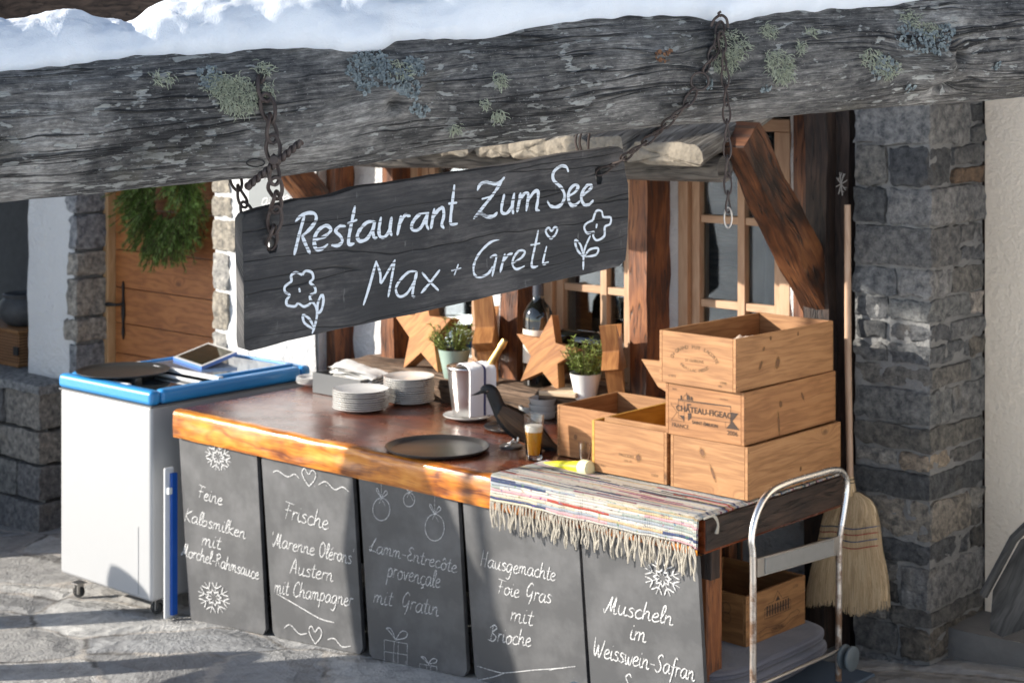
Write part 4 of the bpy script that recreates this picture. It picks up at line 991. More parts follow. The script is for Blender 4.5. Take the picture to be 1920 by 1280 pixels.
# stamp on the middle crate
fo = lambda u, v: V((u * (w3 + .005), -.0006, v * h3))      # fractions of the front panel
def SX(px, py):        # enlarged detail of the photo -> fraction of the panel
    ub = lambda p: (p - 150) / 1185; u = ub(px); top = 245 + u * 135; bot = 1010 + u * 165; return fo(u, 1 - (py - top) / (bot - top))
mb = MB(); ang = .0
def poly(mb, pts, off=0):
    P_ = [SX(*p) + V((0, -off, 0)) for p in pts]; mb.add(P_, [list(range(len(P_)))])
def line(mb, pts, wd=.0011, off=.0004):
    for (a, b) in zip(pts, pts[1:]):
        A, Bq = SX(*a), SX(*b); d = (Bq - A).normalized(); nn = V((-d.z, 0, d.x)) * wd / 2; o = V((0, -off, 0)); off += .00003
        mb.add([A - nn + o, Bq - nn + o, Bq + nn + o, A + nn + o], [(0, 1, 2, 3)])
line(mb, [(350, 500), (350, 760), (440, 820)]); line(mb, [(230, 565), (350, 575)]); line(mb, [(230, 565), (330, 690), (240, 805), (440, 830), (440, 530)])
poly(mb, [(360, 735), (440, 740), (438, 815)]); line(mb, [(350, 520), (1140, 590), (1130, 825), (560, 755)], .0014); line(mb, [(345, 500), (1145, 585)], .003, .0007)
poly(mb, [(1140, 670), (1255, 685), (1165, 800), (1270, 935), (1075, 910), (1140, 825)], .0002); line(mb, [(1060, 820), (1065, 900), (1090, 905)])
poly(mb, [(495, 700), (550, 700), (552, 770), (500, 815)], .0002); poly(mb, [(485, 560), (545, 565), (545, 585), (485, 580)], .0002)
dome = [(425 + 55 * (1 - math.cos(a)), 500 - 75 * math.sin(a)) for a in xs(0, math.pi, 12)]; line(mb, dome, .0013, .0012); poly(mb, [(480, 428), (515, 450), (535, 505), (480, 500)], .0014)
line(mb, [(478, 425), (478, 395)], .0016); poly(mb, [(385, 440), (405, 440), (405, 500), (385, 498)], .0011); poly(mb, [(540, 455), (565, 460), (570, 510), (545, 508)], .0011)
P0 = SX(735, 700); Pa, Pb = SX(400, 660), SX(1080, 725); exx = V((1, 0, 0))
text_mb(mb, 'CHÂTEAU-FIGEAC', SX(735, 690) + V((0, 0, -.006)), exx, EY, .0285, .0009, .0004)
text_mb(mb, 'SAINT-ÉMILION', SX(755, 880), exx, EY, .0155, .0009, .0003); text_mb(mb, 'FRANCE', SX(380, 920), exx, EY, .0195, .0009); text_mb(mb, '2006', SX(1165, 1015), exx, EY, .022, .0009); text_mb(mb, '8020', SX(290, 360), exx, EY, .009, .0009); text_mb(mb, 'SOUTER AC', SX(1040, 490), exx, EY, .0065, .0009)
stamp(c2, mb, M_INK)
mb = MB(); o = V((w3 * .47, -.0006, h3 * .50))
arc_text(mb, 'CH GRAND PUY LACOSTE', o + V((0, 0, -.012)), EX, EY, .0185, .094, .052, R(165), R(15), .0006)
arc_text(mb, 'PAUILLAC-MEDOC', o + V((0, 0, -.0)), EX, EY, .015, .072, .040, R(215), R(325), .0006); text_mb(mb, 'ST GUIRONS', o + V((0, 0, -.006)), EX, EY, .014, .0006)
text_mb(mb, '12 BTS', V((.055, -.0006, .022)), EX, EY, .012, .0006); text_mb(mb, '1998', V((w3 - .05, -.0006, .022)), EX, EY, .014, .0006)
stamp(c1, mb, M_INKF)
knots(c3, [('f', .42, .76, .011, .017, .5), ('f', .56, .40, .006, .03, .4), ('s', .55, .3, .006, .008, 0)], w3, l3, h3)
knots(c2, [('s', .38, .62, .009, .012, .3), ('s', .36, .25, .006, .04, .1), ('s', .62, .66, .006, .016, .6)], w3 + .005, l3, h3)
knots(c1, [('s', .41, .40, .013, .020, -.3), ('s', .27, .72, .008, .006, .6), ('s', .24, .42, .007, .016, -.6), ('s', .34, .9, .006, .007, 0), ('s', .62, .88, .005, .007, 0), ('f', .8, .08, .008, .004, 0)], w3 + .003, l3 + .012, h3)
# cling film lump inside the top crate
t = tag(MB().grid(lambda u, v: V((2.52 + .24 * u, .42 + .26 * v, zc + 2 * h3 + .035 + .11 * math.sin(math.pi * u) ** .5 * math.sin(math.pi * v) ** .5 + .022 * fbm((u * 6, v * 6, 3)))), 40, 40).build('plastic_wrap', MT('crumpled_film', col=(.55, .42, .33), rough=.12, spec=.7).m), 'crumpled clear plastic wrap inside the topmost crate', 'plastic wrap')
cB = crate('open crate with a yellow inside, left of the stack and resting on the rug', 2.140, .256, zc + .002, .338, .50, .184, R(.5), PINE[0], M_PINEY)
MB().box((.169, .05, .178), (.29, .012, .03), grain=0).build('inner_slat', PINE[2], cB, .001, local=True)
mb = MB(); text_mb(mb, 'PAGODES', V((.158, -.0006, .072)), EX, EY, .015, .0006); text_mb(mb, 'LFA 10', V((.165, -.0006, .055)), EX, EY, .012, .0006); text_mb(mb, '12 Btles', V((.045, -.0006, .022)), EX, EY, .012, .0006); text_mb(mb, 'E2020', V((.285, -.0006, .022)), EX, EY, .012, .0006)
stamp(cB, mb, M_INKF)
knots(cB, [('f', .63, .42, .013, .015, .1)], .338, .50, .184)
cA = crate('small open crate with finger joints and a white paper tag, furthest left of the crates', 1.828, .428, .923, .304, .37, .193, R(.4), PINE[1], PINE[2])
knots(cA, [('f', .30, .42, .008, .010, 0)], .304, .37, .193)
mb = MB(); mb.box((.205, -.0015, .105), (.05, .002, .085)); mb.build('paper_tag', M_PAPER, cA, local=True)
mb = MB(); mb.box((.2, -.0028, .10), (.03, .0004, .006)); mb.box((.21, -.0028, .085), (.025, .0004, .010)); mb.build('tag_print', M_INK, cA, local=True)
mb = MB()
for k in range(12): mb.box((.006, -.0006, .012 + .0155 * k), (.012, .001, .0065))
mb.build('finger_joints', M_PINED, cA, local=True)
c4 = crate('darker open crate stamped with a turreted castle, under the counter on grey blankets', 2.33, .43, .378, .37, .37, .176, R(-1), M_PINED, M_PINED)
mb = MB()
def R4(u, v): return V((.3706 + .0004, u * .37, v * .176))
def rl(pts, wd=.0014, off=0):
    for a, b in zip(pts, pts[1:]):
        A, Bq = R4(*a) + V((off, 0, 0)), R4(*b) + V((off, 0, 0)); d = (Bq - A); 
        if d.length < 1e-6: continue
        d.normalize(); nn = V((0, -d.z, d.y)) * wd / 2; off += .00004; mb.add([A - nn, Bq - nn, Bq + nn, A + nn], [(0, 1, 2, 3)])
def rp(pts, off=.0003): P_ = [R4(*p) + V((off, 0, 0)) for p in pts]; mb.add(P_, [list(range(len(P_)))])
rl([(.30, .42), (.30, .62), (.36, .62), (.36, .70), (.44, .70), (.52, .90), (.60, .70), (.70, .70), (.70, .62), (.74, .62), (.74, .42), (.30, .42)], .0018)
for k in range(9): u = .33 + .045 * k; rp([(u, .45), (u + .022, .45), (u + .022, .66), (u, .66)], .0006)
rl([(.34, .55), (.72, .55)], .002, .0009); rp([(.48, .70), (.56, .70), (.52, .80)], .0007)
rl([(.22, .20), (.32, .24), (.40, .22), (.52, .20), (.64, .24), (.76, .34), (.86, .36)], .0016, .0004); rl([(.22, .08), (.32, .12), (.40, .10), (.52, .08), (.64, .12), (.76, .22), (.86, .24)], .0016, .0005); rl([(.22, .20), (.22, .08)], .0014, .0004); rl([(.86, .36), (.90, .30), (.86, .24)], .0014, .0004)
text_mb(mb, 'CHATEAU', R4(.52, .115), V((0, 1, 0)), EY, .018, .0008); text_mb(mb, '12 750', R4(.82, .83), V((0, 1, 0)), EY, .012, .0006)
stamp(c4, mb, M_INK)
mb = MB(); ln = []
for a in (20, 110, 200, 290):
    cx_, cz_ = .27 + .022 * math.cos(R(a + 25)), .105 + .024 * math.sin(R(a + 25)); pts = [V((cx_ + .019 * math.cos(q_), -.0008, cz_ + .019 * math.sin(q_))) for q_ in xs(0, 6.283, 18)]
    mb.tube(pts, .0007, 4)
text_mb(mb, 'er', V((.19, -.0006, .05)), EX, EY, .04, .0006); mb.build('flower_sketch', M_INK, c4, local=True)

# ---- blankets on the cart under the counter
for k in range(5):
    z0 = .240 + .0275 * k; mb = MB(); x0, x1 = 2.22 + .01 * random.random(), 2.86 - .03 * abs(k - 3) + random.uniform(-.015, .015); y0, y1 = .06 + random.uniform(0, .03), .86 - .05 * (k % 2) + random.uniform(-.02, .02)
    def bl(u, v, z0=z0, x0=x0, x1=x1, y0=y0, y1=y1, k=k):
        a = 2 * math.pi * u; rr = 5; ca, sa = math.cos(a), math.sin(a)
        sx_ = math.copysign(abs(ca) ** .45, ca); sy_ = math.copysign(abs(sa) ** .45, sa)
        t = v * 2 - 1; e = (1 - abs(t) ** 4) ** .25 if abs(t) < 1 else 0
        ins = .9 + .1 * e if abs(t) < .999 else .0
        x = (x0 + x1) / 2 + sx_ * (x1 - x0) / 2 * ins; y = (y0 + y1) / 2 + sy_ * (y1 - y0) / 2 * ins; rb = .0035 * math.sin(v * 6.283 * 3.5 + k); x += ca * rb; y += sa * rb
        return V((x, y, z0 + .0135 + .0138 * t + .004 * fbm((x * 5, y * 5, k * 3))))
    mb.grid(bl, 80, 36, uvf=lambda u, v: (u * 3, v * .06)); top = [bl(i / 80, .999) for i in range(80)]; cpt = V(((x0 + x1) / 2, (y0 + y1) / 2, z0 + .0275))
    mb.grid(lambda u, v: bl(u, .999).lerp(cpt, v) + V((0, 0, .004 * fbm((u * 9, v * 3, k)))) * math.sin(v * 3.14), 80, 8)
    tag(mb.build('folded_blanket', M_FELT), ['lowest grey-blue blanket in the folded pile on the cart', 'second grey blanket from the bottom of the pile on the cart', 'middle grey blanket of the pile on the cart', 'grey blanket just below the top of the pile on the cart', 'topmost grey blanket of the pile, right under the dark crate'][k], 'blanket', 'folded grey blankets on the cart')
# ---- hand cart with tube handle
K = thing('platform_cart', 'platform cart with a bent chrome tube handle at the right end of the counter', 'cart', (2.6, .4, .2))
hp = [(1412, 1420), (1412, 1280), (1412, 1060), (1409, 1010), (1418, 965), (1438, 928), (1472, 907), (1530, 889), (1562, 881), (1580, 886), (1588, 910), (1582, 960), (1574, 1015), (1573, 1100), (1572, 1275)]
pts = cat([onx(a, b, 2.95) for a, b in hp], 6)
cut = [p for p in pts if p.z > .80]; 
mb = MB(); mb.tube(cut, .0118, 14); mb.build('handle', M_CHROME, K)
i0 = pts.index(cut[0]); i1 = len(pts) - 1 - pts[::-1].index(cut[-1]); MB().tube(pts[:i0 + 1], .0112, 14).build('handle_leg', M_TUBE, K); MB().tube(pts[i1:], .0112, 14).build('handle_leg', M_TUBE, K)
a, b, c, d = [onx(*p, 2.952) for p in ((1417, 1046), (1570, 1004), (1570, 1038), (1417, 1081))]
MB().prism([a, d, c, b], (.008, 0, 0)).build('cross_plate', M_STEEL, K, .003)
m4 = (a + b + c + d) / 4; MB().prism([m4 + (p - m4) * .84 + V((.0085, 0, 0)) for p in (a, d, c, b)], (.003, 0, 0)).build('recessed_panel', plain('grey_plate', (.20, .20, .195), .4, .15), K, .003)
MB().box((2.58, .40, .222), (.76, .92, .03)).build('platform', plain('blue_grey_platform', (.06, .085, .12), .6, .1), K, .008)
wc = onx(1590, 1232, 3.0)
for dx in (0, .03):
    MB().lathe([(.004, -.008), (.036, -.008), (.043, -.002), (.043, .004), (.036, .008), (.004, .008)], (wc.x - .015 + dx, wc.y, wc.z), 28, rot=Matrix.Rotation(R(90), 3, 'Y')).build('hinge_disc', plain('grey_blue_plastic', (.075, .095, .11), .5, .1), K)
mb = MB(); mb.tube([wc + V((-.03, 0, .02)), onx(1420, 1285, 2.98)], .006, 8); mb.build('rod', M_STEEL, K)
# ---- broom
BR = thing('straw_broom', 'straw broom with blue and red stitching hanging bristles down by the pillar', 'broom', tuple(ony(1590, 1000, .99)))
yb = .985; mb = MB(); mb.tube([ony(1589, 384, 1.035), ony(1590, 650, 1.01), ony(1594, 905, yb)], [.0125, .013, .0125], 14); mb.build('handle', M_HANDLE, BR)
mb = MB(); mb.tube([ony(1593, 893, yb), ony(1594, 905, yb), ony(1595, 930, yb)], [.015, .018, .022], 14); bnd = mb.build('neck', M_STRAW, BR)
mb = MB()
for yy in (897, 903): mb.tube([ony(1593.5, yy, yb) + V((.018 * math.cos(a), .018 * math.sin(a), 0)) for a in xs(0, 6.283, 16)], .002, 5)
mb.build('wire', M_BLACKIRON, bnd)
ol = [(0, 0, 1), (.05, .35, 1), (.12, .55, 1), (.22, .68, 1), (.4, .75, 1), (.6, .86, 1), (.8, .97, 1), (1, 1.03, 1)]
def bris(s, t, dep):     # s -1..1 across, t 0..1 down
    hw = lerp_tab([(0, 14), (.06, 36), (.14, 48), (.3, 54), (.45, 58), (.7, 70), (.9, 77), (1, 77)], t)
    lean = -7 * t; px = 1597 + lean + s * hw; py = 922 + t * (207 + 10 * s + 6 * math.sin(s * 5))
    return ony(px, py, yb) + V((0, dep * (.012 + .035 * min(1, t * 4)) * math.sqrt(max(0, 1 - s * s)), 0))
mb = MB()
for sg in (-1, 1): mb.grid(lambda u, v, sg=sg: bris((u * 2 - 1) * .985, v * .96, sg * .9), 40, 30, uvf=lambda u, v: (v * .45 + 2, u * .36), flip=sg < 0)
bb = mb.build('bristles', M_STRAW, BR)
mb = MB()
for k in range(1500):
    s0 = random.uniform(-1, 1); dep = random.choice((-1, -1, -1, 1)) * random.uniform(.85, 1.08); t0 = random.uniform(0, .65); t1 = min(1.03, t0 + random.uniform(.3, .6)) if random.random() < .5 else random.uniform(.96, 1.06); ds = random.gauss(0, .03)
    pts = []
    for j in range(5):
        t = t0 + (t1 - t0) * j / 4; pts.append(bris(max(-1.02, min(1.02, s0 + ds * j / 4)), t, dep) + V((random.gauss(0, .0008), 0, 0)))
    w = random.uniform(.0007, .0013); sd = V((w, 0, 0))
    mb.add([p - sd for p in pts] + [p + sd for p in pts], [(j, j + 5, j + 6, j + 1) for j in range(4)], [[(random.random() * 3, k * .013)] * 4 for j in range(4)])
mb.build('loose_straws', M_STRAW, BR)
for yy, cl, nm in ((984, (.05, .08, .16), 'b'), (995, (.36, .07, .05), 'r'), (1007, (.05, .08, .16), 'b'), (1019, (.36, .07, .05), 'r')):
    mb = MB(); t = (yy - 922) / 207; mb.tube([bris(s, t, -1.12) for s in xs(-1, 1, 30)], .0019, 6); mb.build('stitching', plain('stitch_' + ('blue' if nm == 'b' else 'red'), cl, .8), bb)
# ---- straw star on the dark post
mb = MB(); c = ony(1577, 345, 1.045)
for k in range(8):
    a = R(k * 45 + 15); d = V((math.cos(a) * .5, 0, math.sin(a))) * .045; mb.tube([c, c + d], .0022, 5); mb.tube([c + d * .55, c + d * .85 + V((.008, 0, .006))], .0016, 5)
tag(mb.build('straw_star', plain('pale_straw', (.24, .22, .20), .8)), 'small pale straw star pinned to the dark post above the broom', 'ornament')
# ---- wooden bench at the far right
M_BENCH = wood('dark_grey_bench_wood', (.02, .02, .02), (.06, .058, .056), (.115, .11, .105), rough=.8, bump=.3)
mb = MB(); o = [ony(1926, 1005, 1.05), ony(1874, 1100, 1.05), ony(1868, 1175, 1.05), ony(1892, 1188, 1.05), ony(1990, 1150, 1.05), ony(1990, 1010, 1.05)]
t = thing('grey_bench', 'weathered grey wooden bench end cut off by the right edge of the photo', 'bench', (3.35, 1.0, .3))
MB().prism(o, (0, -.05, 0)).build('side_panel', M_BENCH, t, .003)
mb = MB(); p = ony(1874, 1104, 1.05); q = ony(1930, 1000, 1.05); mb.tube([p + V((-.01, -.1, 0)), q + V((-.01, -.1, 0)), q + V((.1, -.1, .12))], .016, 8); mb.build('armrest', M_BENCH, t)
# ---- plates, every one a thing of its own
def plate_mesh(r):
    mb = MB(); mb.lathe([(.0005, .004), (r * .62, .0045), (r * .70, .008), (r * .80, .0115), (r * .97, .0165), (r, .0172), (r * 1.0, .0150), (r * .96, .0125), (r * .80, .0065), (r * .66, .0), (r * .60, .0012), (.0005, .0012)], (0, 0, 0), 56); return mb
def stack(c, r, n, pitch, where, mesh=None, jit=.002):
    src = None; ordn = ['bottom', 'second', 'third', 'fourth', 'fifth', 'sixth', 'seventh', 'eighth', 'ninth', 'tenth', 'eleventh', 'twelfth', 'thirteenth', 'fourteenth']
    for k in range(n):
        loc = V((c[0] + random.uniform(-jit, jit), c[1] + random.uniform(-jit, jit), c[2] + k * pitch))
        lab = ('top white plate of the %s' % where) if k == n - 1 else ('bottom white plate of the %s' % where if k == 0 else '%s white plate from the bottom of the %s' % (ordn[k], where))
        if src is None: src = plate_mesh(r).build('plate', M_CERAM, None, sharp=60); o = src
        else: o = src.copy(); S.collection.objects.link(o)
        o.location = loc; o.rotation_euler = (random.uniform(-.006, .006), random.uniform(-.006, .006), random.uniform(0, 6)); tag(o, lab, 'plate', 'white plates stacked on the counter')
stack((.606, .545, .922), .122, 9, .0095, 'shorter front stack on the counter')
stack((.645, .80, .922), .113, 12, .0093, 'taller stack behind the front stack')
stack((.0, .80, .922), .072, 4, .008, 'small stack beside the freezer')
o = plate_mesh(.108).build('plate', M_CERAM, None, sharp=60); o.location = (1.085, .72, .922); tag(o, 'white plate under the steel ice bucket', 'plate')
# ---- napkin holder and napkins
p = onz(587, 736, .92)
t = thing('napkin_holder', 'dark grey open napkin box behind the plate stacks', 'napkin holder', (p.x + .16, p.y + .06, .92))
mb = MB(); mb.box((0, -.06, .048), (.32, .006, .092)); mb.box((0, .09, .048), (.32, .006, .092)); mb.box((-.157, .015, .048), (.006, .144, .092)); mb.box((.157, .015, .048), (.006, .144, .092)); mb.build('tray_walls', M_GREYBOX, t, .001, local=True)
MB().box((0, .015, .004), (.308, .144, .006)).build('base', M_GREYBOX, t, local=True)
mb = MB(); c = V((p.x + .205, p.y + .085, .945))
for k in range(7):
    a = random.uniform(-.25, .25) + .2; h = .012 * k
    q = [V((-.13, -.05, .03 + h)), V((.13, -.05, .0 + h)), V((.13, .06, .01 + h)), V((-.11, .06, .055 + h))]
    q = [c + rotz(a * .4) @ (v + V((random.uniform(-.008, .008), 0, random.uniform(-.004, .004)))) for v in q]
    mb.grid(lambda u, v, q=q, k=k: q[0].lerp(q[1], u).lerp(q[3].lerp(q[2], u), v) + V((0, 0, .012 * math.sin(u * 3.1) * (1 - v) + .008 * fbm((u * 3, v * 3, k)))), 14, 8)
tag(mb.build('napkins', M_PAPER), 'loose pile of white paper napkins in the grey box', 'napkins')
# ---- ice bucket with cloth and a bottle
bc = V((1.085, .72, .940)); t = thing('ice_bucket', 'shiny steel ice bucket standing on a white plate', 'ice bucket', tuple(bc))
mb = MB(); mb.lathe([(.0005, 0), (.066, 0), (.068, .004), (.080, .10), (.090, .185), (.094, .196), (.0955, .2), (.094, .204), (.091, .2), (.087, .185), (.077, .10), (.065, .008), (.0005, .006)], bc, 56); mb.build('bucket', M_STEEL, t)
mb = MB()
def clothm():
    m = MT('striped_cotton_cloth', rough=.9); uv = m.uv(1, 1, False); u = m.n('SeparateXYZ', Vector=uv)
    f = m.math('LESS_THAN', m.math('ABSOLUTE', m.math('SUBTRACT', u, .088)), .0055); m.set('col', m.mix(f, (.76, .75, .76), (.035, .04, .13))); m.bump(m.noise(m.obj(), 300, 2), .15, .001); return m.m
nrm = V((.90, -.44, 0)).normalized(); tx = V((.44, .90, 0)).normalized()      # the cloth hangs over the right front of the rim
wd = .118; prof = [(-.055, .198), (-.02, .212), (.03, .214), (.075, .212), (.098, .203), (.104, .185), (.105, .12), (.103, .06), (.104, .005)]
PL = cat([V((a, b)) for a, b in prof], 5)
def cl(u, v, off=0):
    i = v * (len(PL) - 1); k = min(int(i), len(PL) - 2); q = PL[k].lerp(PL[k + 1], i - k)
    a = bc + nrm * (q.x + off) + CZ * (q.y + off * .6) + tx * ((u - .5) * wd + .022); a += nrm * .004 * math.sin(u * 5 + 1) + CZ * (.004 * fbm((u * 4, v * 3, 1)))
    return a
mb.grid(lambda u, v: cl(u, v, .010), 24, 44, uvf=lambda u, v: (u * wd + .02, v * .35)); mb.grid(lambda u, v: cl(u, v, 0), 24, 44, uvf=lambda u, v: (u * wd * .3, v * .35), flip=True)
for uu, fl in ((0, True), (1, False)): mb.grid(lambda u, v, uu=uu: cl(uu, v, .010 * u) , 3, 44, uvf=lambda u, v: (u * .01, v), flip=not fl)
for uu in (0, 1): mb.grid(lambda u, v, uu=uu: cl(u, uu, .010 * v), 24, 2, uvf=lambda u, v: (u * wd, v * .01))
tag(mb.build('striped_cloth', clothm()), 'folded white cloth with a dark blue stripe draped over the ice bucket', 'cloth')
t = thing('champagne_bottle', 'bottle with a gold foil neck leaning in the ice bucket', 'bottle', tuple(bc + V((0, 0, .03))))
a = bc + V((.01, .0, .07)); b = at(947, 637, 7.40); d = (b - a).normalized(); L = (b - a).length
mb = MB(); mb.tube([a, a + d * .1, a + d * .135], [.038, .038, .02], 20); mb.build('glass', MT('green_bottle_glass', col=(.01, .03, .012), rough=.06).m, t)
mb = MB(); mb.tube([a + d * .13, a + d * (L - .045), a + d * (L - .03), a + d * (L - .02), a + d * L], [.019, .0145, .017, .0155, .014], 18); mb.build('foil', M_GOLD, t)
M_EYE = MT('glass_eye', col=(.05, .03, .02), rough=.05, spec=1.).m
# ---- crow figurine
cw0 = onz(958, 838, .92); t = thing('crow_figurine', 'black crow figurine with brown wings standing on a small metal foot', 'figurine', tuple(cw0))
dC = 6.84; cp = lambda px, py, o=0: at(px, py, dC + o)
body = [(884, 744, .0015), (894, 741, .006), (903, 737, .0105), (906, 735, .021), (914, 733, .029), (922, 738, .034), (928, 750, .035), (934, 764, .036), (944, 780, .046), (956, 792, .056), (970, 803, .060), (986, 812, .056), (1003, 822, .047), (1022, 834, .034), (1040, 846, .024), (1060, 858, .017), (1078, 868, .010)]
P_ = cat([cp(a, b - 3) for a, b, _ in body], 4); rr = [x.x * .77 for x in cat([V((r, 0)) for _, _, r in body], 4)]
mb = MB(); mb.tube(P_, rr, 24, ell=.80, up=CD); bd = mb.build('body', M_CROW, t)
mb = MB()
for sg in (-1, 1):
    def wg(u, v, sg=sg):
        a = cp(938 + 140 * u, 766 + 95 * u); dn = V((0, 0, -1)); wdt = (.078 * math.sin(min(1, u * 1.25 + .12) * math.pi) ** .8 + .012) if u < .8 else .05 * (1.05 - u) * 2.2
        w = (v - .42) * 2; q = a + (CZ * .85 + CX * .45).normalized() * (-w * wdt * .48); r = .77 * lerp_tab([(0, .044), (.25, .062), (.5, .054), (.8, .026), (1, .014)], u)
        return q + CD * (-sg * (r * .80 * math.sqrt(max(0, 1 - (w * .72) ** 2)) + .010))
    mb.grid(wg, 30, 14, uvf=lambda u, v: (u * .3, v * .12), flip=sg > 0)
mb.build('wing', M_WING, t)
for sg in (-1, 1): mb = MB(); mb.lathe([(.0002, .005), (.003, .0042), (.005, .0015), (.0052, 0)], cp(914, 731) + CD * (-sg * .0232), 12, rot=Matrix.Rotation(math.atan2(.668, .744), 3, 'Z') @ Matrix.Rotation(R(90 * sg), 3, 'X')); mb.build('eye', M_EYE, bd)
for a in (-.025, .03):
    mb = MB(); k = cp(972, 812) + CD * a; f = cw0 + V((0, 0, .012)) + CD * a + CX * (.006 if a > 0 else -.004)
    mb.tube(cat([k, k + V((0, 0, -.03)) + CX * -.004, f + V((0, 0, .018)) + CX * .008, f], 4), [.0055] * 4 + [.0038] * 9, 8)
    for e in (-.5, 0, .5): mb.tube([f, f + (CX * -1 + CD * e).normalized() * .028 + CZ * -.008], [.0035, .0018], 6)
    mb.build('leg', M_STEEL, t)
mb = MB(); o = [cw0 + V((0, 0, .008)) + CX * (.045 * math.cos(a)) + CD * (.052 * math.sin(a)) for a in xs(0, 6.283, 28)[:-1]]; mb.prism(o, (0, 0, -.007)); mb.build('foot_plate', plain('dark_plate', (.06, .06, .06), .3, .1), t, .002)
# ---- beer glass
g0 = onz(1001, 861, .922); t = thing('beer_glass', 'small glass of amber beer with white froth on the counter', 'beer glass', tuple(g0))
mb = MB(); mb.lathe([(.0005, 0), (.0285, 0), (.030, .002), (.0305, .016), (.0385, .165), (.0388, .167), (.0372, .167), (.0362, .150), (.0285, .022), (.024, .017), (.0005, .016)], g0, 48); mb.build('glass', M_GLASS, t, sharp=50)
mb = MB(); mb.lathe([(.0005, .0165), (.024, .0172), (.0283, .0222), (.0336, .107), (.0005, .108)], g0, 48); mb.build('beer', M_BEER, t, sharp=50)
mb = MB(); mb.lathe([(.0005, .1082), (.0336, .1075), (.0348, .127), (.030, .131), (.0005, .129)], g0, 40); mb.build('foam', M_FOAM, t)
# ---- yellow squeeze bottle lying on the counter
a = onz(1012, 868, .926); b = onz(1106, 884, .94); b = a + (b - a) * 1.0
t = thing('yellow_bottle', 'yellow plastic squeeze bottle lying flat beside the rug and crate', 'squeeze bottle', tuple(a)); a.z = .927; b.z = .952
mb = MB(); mb.tube(cat([a.lerp(b, x) for x in (0, .1, .3, .5, .7, .84)], 3), [x.x for x in cat([V((r, 0)) for r in (.002, .006, .015, .021, .025, .027)], 3)], 18, ell=.85); mb.build('bottle', M_YEL, t)
mb = MB(); mb.tube([a.lerp(b, .84), a.lerp(b, .87), a.lerp(b, 1.), a.lerp(b, 1.02)], [.027, .030, .027, .016], 18); mb.build('cap', M_YCAP, t)
M_DISH = MT('pressed_glass', col=(.88, .90, .90), rough=.10, trans=.5).m
# ---- clear glass dishes behind the crow, a tumbler, a jar
def dish(c, lab, r=.062, n=None):
    mb = MB(); mb.lathe([(.0005, 0), (r * .8, 0), (r * .86, .004), (r, .030), (r * .97, .032), (r * .93, .030), (r * .78, .009), (.0005, .008)], c, 16, smooth=False); return tag(mb.build('glass_dish', M_DISH), lab, 'glass dish', 'clear glass dishes behind the crow')
c = onz(1018, 782, .922); c = V((c.x, c.y, .922))
for k in range(3): dish(c + V((0, 0, .026 * k)), ['lowest', 'middle', 'topmost'][k] + ' clear glass dish of the stack behind the beer glass')
c2_ = onz(985, 776, .922); dish(V((c2_.x, c2_.y + .03, .922)), 'single clear glass dish just right of the crow neck', .05)
def tumbler(c, lab, r=.028, h=.055):
    mb = MB(); mb.lathe([(.0005, 0), (r * .85, 0), (r, h), (r * .94, h), (r * .80, .006), (.0005, .006)], c, 28); tag(mb.build('glass_tumbler', M_GLASS), lab, 'tumbler')
c = onz(945, 806, .926); tumbler(V((c.x, c.y, .925)), 'small clear tumbler on the little tray behind the crow legs')
c = onz(1094, 868, .922); tumbler(V((c.x - .01, c.y + .02, .922)), 'small clear glass jar in the gap between two wine crates', .024, .075)
# ---- wooden boards behind the crates
o = tag(MB().box(ony(1062, 737, .99) + V((0, 0, .012)), (.17, .20, .022), rotz(.3)).build('cutting_board', M_LIGHTW, None, .004), 'pale wooden board lying on the ledge behind the smaller crates', 'board')
p = ony(1226, 684, .60); o = tag(MB().prism([p + V(v) for v in ((-.06, 0, .015), (.10, 0, .02), (.10, 0, -.11), (.02, 0, -.08))], (0, .012, 0)).build('crate_lid_slat', PINE[2]), 'thin pine slat with a pointed end sticking out left of the crate stack', 'slat')

# ---- decorations on the window ledge
def star(lab, c, Ro, th, yaw, roll=0, tilt=0, rin=.43):
    t = MB(); pts = []
    for k in range(10):
        a = R(90 + 36 * k) + roll; r = Ro if k % 2 == 0 else Ro * rin; pts.append(V((r * math.cos(a), 0, r * math.sin(a))))
    M = rotz(yaw) @ Matrix.Rotation(tilt, 3, 'X'); q = [V(c) + M @ (p + V((0, -th / 2, 0))) for p in pts]
    t.prism(q, M @ V((0, th, 0)), uvf=lambda p: ((p - V(c)).dot(M @ V((.8, 0, .6))) + 3, (p - V(c)).dot(M @ V((-.6, 0, .8)))))
    return tag(t.build('wooden_star', M_STAR, None, .005), lab, 'wooden star', 'thick wooden stars on the window ledge')
star('large sawn wooden star facing the counter, leftmost of the row behind the green pot', ony(800, 622, 1.02), .215, .06, -.12, .06, R(-5))
star('thick wooden star turned edge-on behind the ice bucket', ony(914, 640, 1.00) + V((0, 0, .02)), .20, .085, R(126), .3, R(-4))
star('tilted wooden star in front of the big wine bottle', ony(1028, 664, .99), .172, .05, .10, -.13, R(-6))
star('wooden star turned edge-on beside the white flower pot', ony(1150, 668, 1.02), .165, .07, R(122), .5, R(-6))
